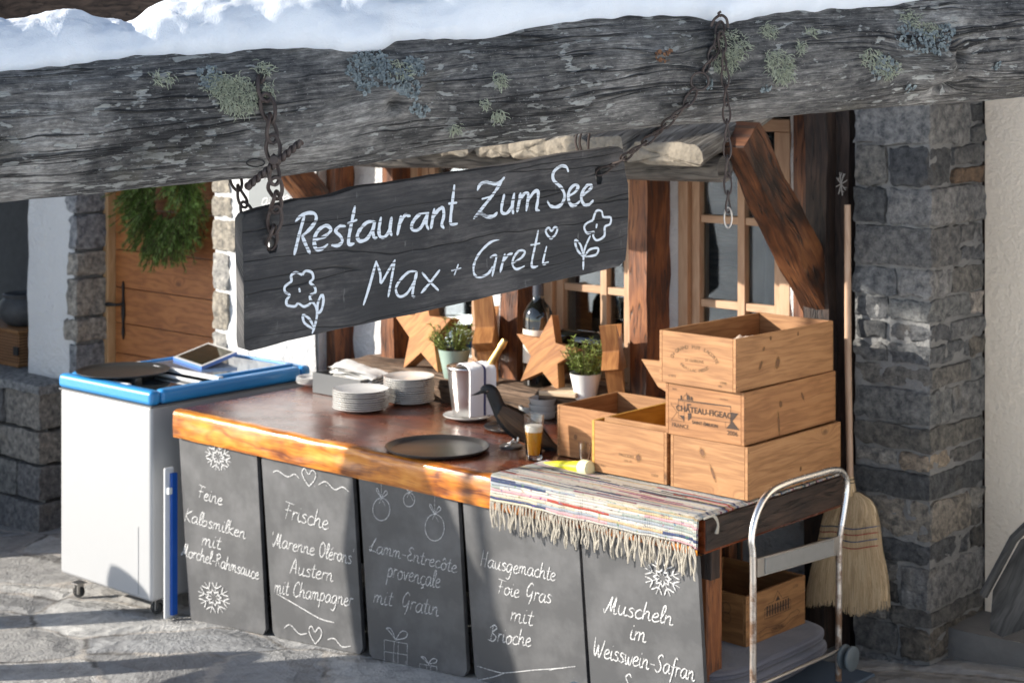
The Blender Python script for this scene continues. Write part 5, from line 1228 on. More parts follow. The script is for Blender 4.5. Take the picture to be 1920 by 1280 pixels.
def bush(mb, tw, base, h, r, nst, needle=.018, nw=.0016, up=.6, dens=1.):
    for k in range(nst):
        a = random.uniform(0, 6.283); rr = r * math.sqrt(random.random()); top = base + V((rr * math.cos(a), rr * math.sin(a), h * random.uniform(.45, 1.) * (1 - .35 * rr / r)))
        st = base + V((rr * .2 * math.cos(a), rr * .2 * math.sin(a), 0)); mid = st.lerp(top, .5) + V((0, 0, -.01)); pts = cat([st, mid, top], 5); tw.tube(pts, .0014, 4, cap=False)
        for i in range(int(46 * dens)):
            t = random.uniform(.25, 1.02); j = min(int(t * (len(pts) - 1)), len(pts) - 2); p = pts[j].lerp(pts[j + 1], min(1.02, t * (len(pts) - 1) - j))
            ax = (pts[j + 1] - pts[j]).normalized(); d = V((random.gauss(0, 1), random.gauss(0, 1), random.gauss(0, 1))); d = (d - ax * d.dot(ax)).normalized() + ax * up; d.normalize()
            l = needle * random.uniform(.7, 1.2); sd = d.cross(V((random.gauss(0, 1), random.gauss(0, 1), random.gauss(0, 1)))).normalized() * nw
            mb.add([p - sd, p + sd, p + d * l + sd * .3, p + d * l - sd * .3], [(0, 1, 2, 3)])
def potted(lab, c, r0, r1, h, mat, hb, rb, n, potname='pot'):
    t = thing('potted_shrub', lab, 'potted plant', tuple(c), 0, 'small potted shrubs on the window ledge')
    mb = MB(); mb.lathe([(.0005, 0), (r0, 0), (r1, h), (r1 * 1.02, h + .004), (r1 * .95, h + .003), (r1 * .92, h - .012), (.0005, h - .012)], c, 40); mb.build('pot', mat, t)
    mb = MB(); mb.lathe([(.0005, h - .006), (r1 * .92, h - .01)], c, 24); mb.build('soil', M_SOIL, t)
    a, b = MB(), MB(); bush(a, b, c + V((0, 0, h - .01)), hb, rb, n); a.build('foliage', M_SHRUB, t); b.build('stems', M_TWIG, t)
c = ony(852, 700, .985); potted('sparse green shrub in a sage green pot in front of the large star', V((c.x, c.y, 1.02)), .046, .072, .125, M_GREENPOT, .19, .125, 46)
c = ony(1098, 742, .985); potted('bushy green shrub in a white pot between two wooden stars', V((c.x, c.y, 1.02)), .043, .066, .105, M_WHITEPOT, .20, .11, 64)
c = ony(1009, 720, 1.06); c.z = 1.03; t = thing('wine_bottle', 'very large dark wine bottle with a cream label standing by a window post', 'wine bottle', tuple(c))
mb = MB(); mb.lathe([(.0005, 0), (.062, 0), (.066, .006), (.066, .285), (.062, .315), (.046, .345), (.030, .365), (.024, .385), (.0225, .47), (.026, .475), (.026, .49), (.0005, .49)], c, 48); mb.build('glass', M_WGLASS, t)
mb = MB(); mb.lathe([(.0664, .10), (.0664, .245)], c, 48); mb.build('label', M_LABEL, t)
mb = MB(); mb.lathe([(.0245, .387), (.0232, .47), (.027, .4745), (.027, .492), (.0005, .493)], c, 32); mb.build('capsule', plain('dark_blue_capsule', (.03, .035, .05), .35), t)
c = ony(1092, 640, 1.12); t = thing('dark_bottle', 'dark glass bottle lying on its side behind the white flower pot', 'bottle', tuple(c))
d = V((.9, .1, 0)).normalized(); mb = MB(); mb.tube([c - d * .10, c - d * .098, c + d * .09, c + d * .12, c + d * .14, c + d * .2], [.03, .048, .048, .035, .018, .016], 24); mb.build('glass', M_WGLASS, t)

# ---- door wreath of fir twigs
wc_ = ony(318, 362, 1.16); t = thing('fir_wreath', 'large green fir wreath hanging on the wooden door', 'wreath', tuple(wc_))
nd, tw = MB(), MB()
for k in range(520):
    a = random.uniform(0, 6.283); Rw = random.uniform(.13, .215); ctr = wc_ + V((Rw * math.cos(a), 0, Rw * math.sin(a)))
    d = V((math.cos(a) * .9 + random.gauss(0, .5), random.uniform(-1., .1), math.sin(a) * .55 - .75 + random.gauss(0, .35))).normalized(); L = random.uniform(.12, .24)
    pts = cat([ctr, ctr + d * L * .5 + V((0, -.012, 0)), ctr + d * L + V((0, -.01, -.025))], 5); tw.tube(pts, .002, 4, cap=False)
    for i in range(70):
        tt = random.uniform(.05, 1.0); j = min(int(tt * 10), 9); p = pts[j].lerp(pts[j + 1], tt * 10 - j); ax = (pts[j + 1] - pts[j]).normalized()
        dd = V((random.gauss(0, 1), random.gauss(0, 1), random.gauss(0, 1))); dd = ((dd - ax * dd.dot(ax)).normalized() + ax * .8).normalized(); l = random.uniform(.018, .032); sd = dd.cross(ax).normalized() * .0022
        nd.add([p - sd, p + sd, p + dd * l + sd * .3, p + dd * l - sd * .3], [(0, 1, 2, 3)])
nd.build('foliage', M_FIR, t); tw.build('stems', M_TWIG, t)
# ---- chalk board on the left wall
q = [ony(466, 285, 1.02), ony(566, 285, 1.02), ony(566, 402, 1.02), ony(466, 402, 1.02)]; q[3].z = q[2].z; q[1].z = q[0].z
t = thing('wall_blackboard', 'grey chalkboard hung on the white wall above the freezer', 'blackboard', tuple(q[3]))
MB().prism([q[0], q[3], q[2], q[1]], (0, .02, 0)).build('slate', plain('grey_slate', (.20, .215, .22), .6, .1), t, .003)
p0 = q[3].copy(); p0.y = 1.02
strokes(MB(), script('auf', 490, 385, 524, 385, 13) + snowflake(541, 378, 13, 14) + script('auch', 488, 335, 545, 332, 13), p0, V((0, -1, 0)), .007, k=4).build('chalk_writing', M_CHALK, t)

# ---- far left: stone bench, wicker crate, dark pot and a hanging woven blanket
bx1 = ony(75, 800, .86).x; zb1 = ony(30, 712, .9).z
t = thing('stone_bench', 'low dry stone bench at the left edge below the alcove', 'stone bench', (bx1 - .6, 1.1, 0)); mb = MB(); z = -.45
while z < zb1 - .08:
    h = random.uniform(.16, .26); h = zb1 - .03 - z if zb1 - z - h < .14 else h; x = bx1
    while x > bx1 - 1.6:
        w = random.uniform(.2, .42); stone(mb, x - w + .006, x + random.uniform(-.012, .012), .86 + random.uniform(-.015, .015), 1.2, z + .006, z + h - .006, random.choice([(.20, .20, .195), (.27, .255, .235), (.17, .17, .175), (.31, .28, .235)]), 7); x -= w
    z += h
mb.build('stonework', M_STONE, t)
mb = MB(); mb.grid(lambda u, v: V((bx1 - 1.7 + 1.68 * u, .89 + .4 * v, -.5 + (zb1 + .47) * (1 if v > .1 else v * 10))), 8, 10); mb.build('mortar', M_MORT, t)
mb = MB(); stone(mb, bx1 - 1.6, bx1 + .005, .845, 1.7, zb1 - .05, zb1 + .01, (.27, .28, .29), 20, amp=.01); mb.build('bench_slab', M_STONE, t)
wx = ony(50, 650, 1.15).x
def m_wick():
    m = MT('wicker', rough=.7); uv = m.uv(1, 1, False); a = m.n('TexWave', 1, attrs={'wave_type': 'BANDS', 'bands_direction': 'X'}, Vector=uv, Scale=14.); b = m.n('TexWave', 1, attrs={'wave_type': 'BANDS', 'bands_direction': 'Y'}, Vector=uv, Scale=18.)
    h = m.math('MULTIPLY', a, b); m.set('col', m.mix(h, (.13, .055, .02), (.42, .22, .10))); m.bump(h, .8, .01); return m.m
zt_ = ony(30, 695, 1.1).z; ht_ = ony(30, 626, 1.1).z - zt_
t = thing('wicker_crate', 'orange-brown woven crate on the stone bench, cut by the left edge', 'crate', (wx - .25, 1.25, zb1 + .012))
mb = MB(); mb.box((wx - .27, 1.26, zb1 + .012 + .1), (.52, .32, .20)); mb.build('body', m_wick(), t, .01)
mb = MB(); mb.box((wx - .27, 1.26, zb1 + .222), (.54, .34, .018)); mb.box((wx - .27, 1.26, zb1 + .022), (.535, .335, .018)); mb.build('band', M_PINED, t, .003)
mb = MB(); mb.box((wx - .02, 1.09, zb1 + .11), (.05, .012, .05)); mb.build('clasp', M_BLACKIRON, t, .002)
t = thing('dark_pot', 'round dark grey pot standing on the woven crate', 'pot', (wx - .25, 1.25, zb1 + .235)); c = V((wx - .20, 1.27, zb1 + .234))
mb = MB(); mb.lathe([(.0005, 0), (.10, 0), (.14, .03), (.16, .09), (.15, .14), (.125, .165), (.135, .185), (.125, .19), (.11, .17), (.13, .13), (.13, .06), (.0005, .03)], c, 40); mb.build('pot', plain('dark_grey_pot', (.05, .052, .056), .6, .3, .4, 25), t)
mb = MB(); x0, x1 = xal - .9, xal - .02; zt1 = 2.13
mb.grid(lambda u, v: V((x0 + (x1 - x0) * u, 1.12 + .02 * math.sin(u * 15) - .02 * v, zt1 - .30 * v + .015 * math.sin(u * 7))), 40, 16, uvf=lambda u, v: (u * .9, v * .3))
def m_blk():
    m = MT('woven_blanket', rough=.95); uv = m.uv(1, 1, False); v = m.n('SeparateXYZ', 1, Vector=uv); col = m.ramp(m.math('FRACT', m.math('MULTIPLY', v, 8.)), (0, (.42, .38, .36)), (.35, (.26, .20, .19)), (.5, (.48, .45, .43)), (.8, (.36, .30, .28)), interp='CONSTANT'); m.set('col', col); m.bump(m.noise(m.obj(), 200, 2), .4, .003); return m.m
for k in range(60): u = k / 60; mb.tube([V((x0 + (x1 - x0) * u, 1.10, zt1 - .298 + .015 * math.sin(u * 7))), V((x0 + (x1 - x0) * u + random.uniform(-.006, .006), 1.10, zt1 - .35))], .003, 4)
tag(mb.build('woven_blanket', m_blk()), 'striped woven blanket with short fringe hanging at the top of the alcove', 'blanket')

# ================================================================== foreground: log, snow, sign, chains
tanb = math.tan(R(22)); X0 = -160 / FPX * 4.0
def dlog(px): a = (px - 960) / FPX; return (4.0 - X0 * tanb) / (1 - a * tanb)
BOT = [(-400, 412), (0, 377), (250, 356), (480, 335), (700, 298), (960, 268), (1200, 240), (1400, 221), (1600, 205), (1800, 192), (1920, 180), (2300, 135)]
THK = [(-400, 285), (0, 285), (480, 268), (700, 268), (960, 250), (1200, 240), (1400, 232), (1600, 232), (1720, 240), (1800, 225), (1920, 222), (2300, 215)]
def logst(px):
    d = dlog(px); b = lerp_tab(BOT, px); th = lerp_tab(THK, px); return at(px, b - th / 2, d), th / 2 / FPX * d
pxs = [-400 + 2700 * i / 420 for i in range(421)]
ST = [logst(p) for p in pxs]
# soften the stations
def smooth(L, k=7):
    out = []
    for i in range(len(L)):
        a = L[max(0, i - k):i + k + 1]; out.append((sum((p for p, _ in a), V()) / len(a), sum(r for _, r in a) / len(a)))
    return out
ST = smooth(ST); AX = (ST[-1][0] - ST[0][0]).normalized(); SIDE = V((0, 0, 1)).cross(AX).normalized(); UPL = AX.cross(SIDE)
if SIDE.dot(CD) > 0: SIDE = -SIDE            # SIDE points to the camera
LU = [0.0]
for (a, _), (b, _) in zip(ST, ST[1:]): LU.append(LU[-1] + (b - a).length)
KN = [(700, 165, .060, .042), (692, 190, .018, -.045), (1690, 120, .065, .040), (1730, 104, .013, -.04), (1706, 165, .024, -.03), (1640, 105, .05, .02), (1728, 108, .022, -.03), (95, 212, .024, .008), (450, 300, .026, .004), (1200, 115, .04, .008), (1720, 165, .02, -.012)]
def log_uv_of(px, py):
    i = min(range(len(pxs)), key=lambda k: abs(pxs[k] - px)); c, r = ST[i]; rr = ray(px, py); rad = min(.999, max(-.999, -((at(px, py, (c - CAM).dot(CD)) - c).dot(UPL)) / r))
    return LU[i], math.asin(-rad)             # length along, angle above the camera side
KU = [(*log_uv_of(a, b), r, h) for a, b, r, h in KN]
def logp(i, ang, lift=0.):
    c, r = ST[i]; u = LU[i]; dr = .0
    for (ku, ka, kr, kh) in KU:
        dv = (ang - ka) * r; dd = ((u - ku) ** 2 + dv ** 2) / (kr * kr)
        if dd < 9: dr += kh * math.exp(-dd * 1.2)
    q = V((u * 1.3, math.cos(ang) * .6, math.sin(ang) * .6)); dr += .010 * fbm(q * 1.6) + .003 * fbm((u * 4, ang * 8, 1)) + .0022 * fbm((u * 3.0, ang * 26, 5), 3)
    return c + (SIDE * math.cos(ang) + UPL * math.sin(ang)) * (r + dr + lift)
NA = 150
def loguv(i, ang):
    u = LU[i]; r = ST[i][1]; v = ang * .15
    for (ku, ka, kr, kh) in KU:
        dv = (ang - ka) * .15; e = math.exp(-((u - ku) / (kr * 2.2)) ** 2 - (dv / (kr * 1.3)) ** 2); v += (1 if dv > 0 else -1) * kr * .4 * e * min(1, abs(dv) / (kr * .3))
    return (u, v)
mb = MB(); vs = []; uvs = []; fs = []; n = len(ST)
angs = [-math.pi + 2 * math.pi * k / NA for k in range(NA + 1)]
mb.add([logp(i, a) for i in range(n) for a in angs], [(i * (NA + 1) + k, i * (NA + 1) + k + 1, (i + 1) * (NA + 1) + k + 1, (i + 1) * (NA + 1) + k) for i in range(n - 1) for k in range(NA)],
       [[loguv(i, angs[k]), loguv(i, angs[k + 1]), loguv(i + 1, angs[k + 1]), loguv(i + 1, angs[k])] for i in range(n - 1) for k in range(NA)], 0, True)
LG = thing('weathered_log', 'thick weathered grey log crossing the top of the picture under snow', 'log', tuple(ST[210][0]))
mb.build('trunk', M_LOG, LG, sharp=180)
mb = MB()      # sawn-off knot
for (px, py, rx, ry) in ((450, 300, .020, .013),):
    u, a = log_uv_of(px, py); i = min(range(n), key=lambda k: abs(LU[k] - u)); p = logp(i, a, .002); nn = (SIDE * math.cos(a) + UPL * math.sin(a)); e1 = AX; e2 = nn.cross(e1)
    mb.tube([p + (e1 * math.cos(t + .3) * rx + e2 * math.sin(t) * ry) + nn * -.0004 for t in xs(0, 6.283, 24)[:-1]], .0016, 6, closed=True)
mb.build('knot', plain('dark_knot_ring', (.02, .02, .021), .9, .3), LG)
# lichens
def tuft(mb, px, py, rpx, nst, lmin=.008, lmax=.022, droop=.6):
    for k in range(int(nst * 1.5)):
        a = random.uniform(0, 6.283); rr = rpx * math.sqrt(random.random()); u, an = log_uv_of(px + rr * math.cos(a) * 1.1, py + rr * math.sin(a)); i = min(range(n), key=lambda q: abs(LU[q] - u))
        p = logp(i, an, -.001); nn = SIDE * math.cos(an) + UPL * math.sin(an); d = (nn * random.uniform(.4, 1.1) + V((random.gauss(0, .7), random.gauss(0, .5), random.gauss(-droop * .5, .6)))).normalized(); L = random.uniform(lmin, lmax)
        pts = [p]
        for j in range(4): d = (d + V((random.gauss(0, .45), random.gauss(0, .45), random.gauss(-droop * .4, .4)))).normalized(); pts.append(pts[-1] + d * L / 4)
        mb.tube(pts, [.0009, .0009, .0008, .0007, .0004], 3, cap=False)
def crust(mb, px, py, rpx, nn_=70):
    for k in range(nn_):
        a = random.uniform(0, 6.283); rr = rpx * math.sqrt(random.random()); u, an = log_uv_of(px + rr * math.cos(a) * 1.1, py + rr * math.sin(a)); i = min(range(n), key=lambda q: abs(LU[q] - u))
        p = logp(i, an, 0); nm = SIDE * math.cos(an) + UPL * math.sin(an); e1 = AX; e2 = nm.cross(e1); r = random.uniform(.0025, .0065); ti = V((random.gauss(0, .4), random.gauss(0, .4), random.gauss(0, .4))); nm2 = (nm + ti).normalized(); e1 = nm2.orthogonal().normalized(); e2 = nm2.cross(e1)
        ring = [p + (e1 * math.cos(t) + e2 * math.sin(t)) * r * random.uniform(.6, 1.2) + nm2 * random.uniform(.001, .006) for t in xs(0, 6.283, 9)[:-1]]
        mb.add(ring + [p + nm2 * .0015], [(j, (j + 1) % 9, 9) for j in range(9)], None, 0, False)
for px, py, r, ns in ((418, 178, 34, 520), (395, 165, 24, 160), (470, 132, 13, 70), (475, 165, 10, 50), (380, 158, 20, 120), (705, 135, 16, 90), (890, 148, 12, 70), (890, 215, 11, 60), (1318, 85, 28, 260), (1303, 118, 20, 170), (1400, 118, 24, 260), (1392, 60, 13, 80), (1410, 140, 16, 110), (1645, 38, 16, 90), (1672, 58, 14, 80), (1570, 108, 18, 100), (1600, 128, 20, 90), (1440, 90, 10, 40), (1465, 62, 9, 40), (300, 148, 8, 30), (278, 150, 8, 30), (862, 190, 8, 30), (815, 240, 10, 40)):
    mb = MB(); tuft(mb, px, py, r, ns); mb.build('lichen', M_LICH, LG)
for px, py, r, ns in ((650, 133, 30, 150), (668, 120, 22, 80), (735, 128, 17, 70), (715, 160, 20, 80), (690, 150, 18, 60), (372, 148, 22, 70), (1640, 75, 26, 110), (1675, 82, 18, 70), (1700, 62, 15, 50), (1590, 125, 22, 70), (1275, 158, 8, 20), (1650, 165, 9, 20), (1380, 165, 8, 18), (1800, 124, 7, 14), (745, 205, 12, 24), (730, 195, 10, 20), (640, 165, 12, 24)):
    mb = MB(); crust(mb, px, py, r, ns); mb.build('crust_lichen', M_LICHB, LG)
mb = MB(); crust(mb, 1186, 105, 13, 16); mb.build('orange_lichen', plain('orange_lichen', (.17, .085, .045), .9, .3), LG)
# snow cap on the log
SL = [(-400, 165), (0, 131), (120, 116), (250, 104), (380, 105), (480, 96), (560, 93), (640, 101), (680, 98), (712, 84), (745, 72), (800, 70), (880, 71), (960, 55), (1060, 42), (1180, 31), (1270, 33), (1320, 45), (1380, 32), (1450, 24), (1560, 18), (1640, 10), (1690, 0), (1760, -10), (1900, -20), (2300, -60)]
STP = [(-400, 60), (0, 33), (80, 31), (150, 22), (235, 29), (248, 38), (275, 26), (330, 4), (430, -12), (600, -30), (2300, -180)]
def snowsec(i):
    px = pxs[i]; yl = lerp_tab(SL, px) + 5 * noise.noise(V((px * .03, 1, 1))); u, a0 = log_uv_of(px, yl); a0 = min(max(a0, .15), 1.35); a1 = math.pi - .75
    c, r = ST[i]; top = at(px, lerp_tab(STP, px), dlog(px)).z + .012 * noise.noise(V((px * .012, 4, 1))); htop = max(.05, top - (c.z + r))
    return a0, a1, htop
def snow_f(u, v):
    i = int(round(u * (n - 1))); a0, a1, h = snowsec(i); ang = a0 + (a1 - a0) * v; px = pxs[i]
    e = 1 - abs(2 * v - 1) ** 2.6; th = h * e ** .55 if e > 0 else 0
    th *= 1 + .18 * fbm((LU[i] * 5, v * 2.5, 3)); th += .006 * fbm((LU[i] * 8, v * 4, 8)) * e ** .3
    th += .004 * (fbm((LU[i] * 40, v * 12, 5))) * e
    sag = V((0, 0, -.012)) * math.exp(-((v - .06) / .06) ** 2)
    return logp(i, ang, th - .0035 * (1 - e)) + sag * (.6 + .8 * noise.noise(V((LU[i] * 7, 2, 2))))
mb = MB(); mb.grid(snow_f, n - 1, 60, uvf=lambda u, v: (u, v)); sn = mb.build('snow_cap', M_SNOW, None, sharp=180); tag(sn, 'thick ridge of white snow lying along the top of the log', 'snow')
# ---- hanging sign
sth = R(34); sdir = CX * math.cos(sth) + CD * math.sin(sth); sn_ = sdir.cross(CZ).normalized()
if sn_.dot(CD) > 0: sn_ = -sn_
sp0 = at(815, 470, 4.0)
SP = lambda px, py: onp(px, py, sp0, sn_)
out = [(440 + 16, 412), (462, 403), (510, 389), (560, 376), (610, 371), (640, 364), (668, 354), (720, 347), (780, 338), (840, 328), (900, 319), (960, 310), (1020, 298), (1080, 288), (1130, 281), (1160, 277), (1167, 281), (1169, 290), (1171, 320), (1177, 345), (1178, 380), (1176, 440), (1174, 470), (1172, 487), (1160, 498), (1060, 521), (960, 545), (860, 568), (760, 590), (640, 614), (540, 637), (470, 656), (461, 653), (459, 640), (459, 560), (458, 500), (456, 450)]
SG = thing('hanging_sign', 'dark wooden board with white hand-painted words and flowers hanging from the log', 'sign', tuple(sp0))
hole1 = [(500, 447), (509, 441), (518, 446), (522, 462), (519, 474), (505, 477), (499, 468)]; hole2 = [(1115, 316), (1120, 312), (1127, 317), (1131, 336), (1128, 347), (1119, 347), (1116, 334)]
poly = [SP(*p) for p in out]
e1, e2 = sdir, CZ
def suv(p): return ((p - sp0).dot(e1) * 1.0 + 2, (p - sp0).dot(e2) + (p - sp0).dot(e1) * -.09)
th_ = .034; me = MB()
bmq = bpy.data.curves.new('sign_outline', 'CURVE'); bmq.dimensions = '2D'; bmq.fill_mode = 'BOTH'; bmq.extrude = th_ / 2; bmq.bevel_depth = .0022; bmq.bevel_resolution = 1
for loop in (out, hole1, hole2):
    sp_ = bmq.splines.new('POLY'); pts = []
    L_ = loop if loop is not out else [q for a, b in zip(loop, loop[1:] + loop[:1]) for q in ([a] if math.hypot(a[0] - b[0], a[1] - b[1]) < 30 else [a, ((2 * a[0] + b[0]) / 3, (2 * a[1] + b[1]) / 3 + random.uniform(-1.2, 1.2)), ((a[0] + 2 * b[0]) / 3, (a[1] + 2 * b[1]) / 3 + random.uniform(-1.2, 1.2))])]
    sp_.points.add(len(L_) - 1)
    for k, q in enumerate(L_): w = SP(*q) - sp0; sp_.points[k].co = (w.dot(e1), w.dot(e2), 0, 1)
    sp_.use_cyclic_u = True
tmp = bpy.data.objects.new('sign_outline', bmq); ms = bpy.data.meshes.new_from_object(tmp)
vs = [sp0 + e1 * v.co.x + e2 * v.co.y + sn_ * (v.co.z - th_ / 2 - .0022) for v in ms.vertices]
fl = [list(p.vertices) for p in ms.polygons]
def fuv(f):
    nrm = (vs[f[1]] - vs[f[0]]).cross(vs[f[2]] - vs[f[0]])
    if nrm.length < 1e-12 or abs(nrm.normalized().dot(sn_)) > .5: return [suv(vs[i]) for i in f]
    return [((vs[i] - sp0).dot(sn_) * .3 + suv(vs[i])[0] * .2, suv(vs[i])[1] + (vs[i] - sp0).dot(sn_)) for i in f]
mb = MB(); mb.add(vs, fl, [fuv(f) for f in fl]); bo = mb.build('board', M_SIGN, SG)
bpy.data.objects.remove(tmp); bpy.data.curves.remove(bmq); bpy.data.meshes.remove(ms)
A = lambda L: [(430 + x / 4, 330 + y / 4) for x, y in L]; Bz = lambda L: [(800 + x / 4, 270 + y / 4) for x, y in L]
w1 = [A(l) for l in ([(495, 342), (535, 300), (590, 277), (640, 285), (648, 330), (605, 395), (545, 450)], [(560, 305), (522, 440), (486, 588)], [(545, 450), (572, 515), (602, 578)],
     [(645, 480), (720, 448), (760, 402), (722, 372), (662, 412), (635, 480), (648, 545), (692, 545), (735, 512)], [(868, 378), (830, 376), (795, 412), (832, 452), (845, 490), (812, 522), (767, 518)],
     [(940, 230), (915, 350), (893, 470), (898, 512), (932, 506)], [(888, 355), (952, 330)], [(1085, 342), (1030, 348), (978, 402), (957, 452), (978, 488), (1032, 468), (1075, 390), (1088, 338), (1076, 420), (1085, 462), (1103, 462)],
     [(1135, 312), (1120, 400), (1128, 452), (1165, 455), (1200, 400), (1214, 312)], [(1214, 312), (1203, 400), (1214, 445)], [(1285, 302), (1270, 380), (1258, 440)], [(1270, 370), (1295, 320), (1322, 290), (1350, 300)],
     [(1480, 275), (1430, 283), (1382, 332), (1363, 380), (1382, 408), (1430, 390), (1474, 310), (1485, 270), (1474, 350), (1490, 398)])]
w1 += [Bz(l) for l in ([(55, 485), (42, 560), (30, 630)], [(40, 560), (80, 500), (118, 480), (125, 540), (110, 600), (125, 630)], [(205, 310), (188, 450), (176, 560), (182, 600), (224, 596)], [(165, 447), (220, 440)],
     [(380, 345), (402, 302), (450, 287), (510, 300), (550, 285), (580, 252)], [(560, 285), (500, 372), (430, 462), (352, 558)], [(352, 556), (400, 522), (450, 545), (500, 540), (525, 516)], [(415, 412), (495, 390)],
     [(580, 380), (562, 460), (562, 512), (600, 518), (640, 460), (655, 370)], [(655, 370), (641, 450), (646, 520)], [(702, 370), (690, 440), (676, 508)], [(690, 430), (730, 373), (758, 373), (755, 430), (745, 500)], [(755, 430), (800, 363), (833, 358), (830, 430), (820, 490), (842, 500)],
     [(1060, 205), (1045, 172), (1002, 168), (952, 210), (950, 270), (1010, 330), (1033, 390), (1010, 450), (970, 473), (927, 464), (905, 430)], [(1060, 392), (1110, 362), (1133, 322), (1110, 307), (1072, 342), (1060, 400), (1077, 453), (1110, 460), (1145, 430)], [(1160, 392), (1210, 352), (1236, 322), (1214, 302), (1177, 342), (1157, 400), (1177, 452), (1215, 455), (1245, 425)])]
w2 = [A(l) for l in ([(1005, 965), (1042, 850), (1100, 640)], [(1100, 640), (1130, 730), (1136, 800), (1185, 720), (1240, 630)], [(1240, 630), (1220, 740), (1190, 905)], [(1400, 715), (1340, 722), (1272, 790), (1247, 850), (1272, 902), (1330, 880), (1390, 780), (1403, 715), (1380, 830), (1372, 898), (1390, 905)],
     [(1445, 725), (1500, 790), (1565, 855)], [(1575, 705), (1510, 790), (1435, 880)])]
w2 += [Bz(l) for l in ([(235, 905), (205, 985)], [(185, 950), (255, 930)], [(540, 715), (470, 742), (392, 822), (352, 910), (358, 980), (400, 998), (460, 970), (492, 920)], [(475, 850), (520, 837), (507, 910), (490, 990)], [(585, 825), (565, 900), (550, 960)], [(572, 880), (610, 832), (640, 820)],
     [(650, 890), (710, 850), (735, 807), (690, 802), (652, 850), (642, 905), (672, 938), (730, 915)], [(835, 650), (810, 770), (787, 880), (792, 922), (830, 915)], [(780, 757), (845, 745)], [(897, 770), (877, 850), (872, 898), (910, 885)])]
w3_ = [Bz(l) for l in ([(930, 712), (902, 680), (892, 648), (915, 628), (935, 652), (958, 624), (978, 637), (963, 680), (930, 712)],)]
fl1 = [A(l) for l in ([(545, 740), (572, 712), (618, 724), (627, 770), (603, 797), (638, 830), (643, 872), (603, 897), (608, 950), (560, 978), (515, 955), (488, 977), (432, 966), (428, 930), (450, 892), (417, 868), (415, 830), (450, 800), (465, 786), (463, 745), (500, 722), (545, 740)], [(600, 915), (648, 980), (656, 1040), (640, 1120), (620, 1178)], [(660, 1022), (663, 950), (692, 890), (704, 930), (690, 1000), (658, 1035)], [(626, 1145), (562, 1100), (552, 1042), (600, 1072), (630, 1130)])]
fl1 += [{'w': .0085, 'p': A([(523, 845), (527, 866)])}]
fl2 = [Bz(l) for l in ([(1245, 572), (1270, 504), (1310, 504), (1325, 548), (1378, 552), (1373, 600), (1335, 622), (1330, 690), (1275, 722), (1247, 690), (1252, 660), (1202, 668), (1180, 625), (1202, 592), (1245, 572)], [(1225, 690), (1185, 780), (1175, 850), (1172, 940)], [(1176, 850), (1126, 790), (1113, 722), (1150, 752), (1172, 830)], [(1185, 840), (1220, 792), (1283, 782), (1268, 830), (1190, 845)])]
fl2 += [{'w': .0085, 'p': Bz([(1274, 604), (1270, 626)])}]
[strokes(MB(), w_, sp0, sn_, .0078, .0008, taper=.6, jit=.4).build('painted_word', M_PAINT, SG) for w_ in (w1[:17], w1[17:26], w1[26:])]
[strokes(MB(), w_, sp0, sn_, .0060, .0008, taper=.6, jit=.4).build('painted_name', M_PAINT, SG) for w_ in (w2[:6], w2[6:8], w2[8:])]; strokes(MB(), w3_, sp0, sn_, .0055, .0008).build('painted_heart', M_PAINT, SG)
strokes(MB(), fl1, sp0, sn_, .0058, .0008, jit=.3).build('painted_flower', M_PAINT, SG); strokes(MB(), fl2, sp0, sn_, .0056, .0008, jit=.3).build('painted_flower', M_PAINT, SG)
# ---- chains
def link(mb, c, ax, side, L, w, r, tw=.5):
    ax = ax.normalized(); side = (side - ax * side.dot(ax)).normalized(); nn = ax.cross(side); pts = []
    for k in range(20):
        a = 2 * math.pi * k / 20; x = math.sin(a); y = math.cos(a); p = ax * (y * (L / 2 - w * .3)) + ax * (math.copysign(abs(y) ** 2, y) * w * .3) + side * (x * w / 2) + nn * (math.sin(2 * a) * tw * r)
        pts.append(c + p)
    mb.tube(pts, r, 7, closed=True, cap=False)
def chain(lab, path, nl, wpx=17, r=.0032, mat=None, extra=None, twist=1.0):
    t = thing('iron_chain', lab, 'chain', tuple(path[0])); Q = cat(path, 12); D_ = [0]
    for a, b in zip(Q, Q[1:]): D_.append(D_[-1] + (b - a).length)
    tot = D_[-1]; pitch = tot / nl
    def pos(s):
        k = min(range(len(D_) - 1), key=lambda i: 0 if D_[i] <= s <= D_[i + 1] else min(abs(D_[i] - s), abs(D_[i + 1] - s)) + 1); f = (s - D_[k]) / max(1e-9, D_[k + 1] - D_[k]); return Q[k].lerp(Q[k + 1], f)
    for k in range(nl):
        a, b = pos(k * pitch), pos((k + 1) * pitch); ax = b - a; s = CX if k % 2 == 0 else (CD + CX * .55)
        mb = MB(); link(mb, (a + b) / 2, ax, s, pitch + 4.2 * r, wpx / FPX * 3.9, r, twist); mb.build('link', mat or M_IRON, t)
    return t
dL = dlog(500) - logst(500)[1] - .012; dS1 = (SP(510, 460) - CAM).dot(CD) - .006
t = chain('rusty twisted chain wrapped over the log front, holding the left end of the sign', [at(478, 122, dL + .04), at(492, 165, dL), at(506, 215, dL - .004), at(513, 290, dL + .0), at(515, 345, dL + .004), at(518, 385, dS1 - .02), at(513, 425, dS1 - .012), at(508, 462, dS1 + .012)], 10, 25, .0043)
mb = MB(); a, b = at(463, 351, dL - .016), at(565, 266, dL - .016); mid = a.lerp(b, .5); d = (b - a).normalized(); s1 = d.cross(CD).normalized(); 
for ph in (0, math.pi): mb.tube([a.lerp(b, x) + s1 * .0042 * math.cos(x * 34 + ph) + CD * .0042 * math.sin(x * 34 + ph) for x in xs(0, 1, 70)], .0048, 7)
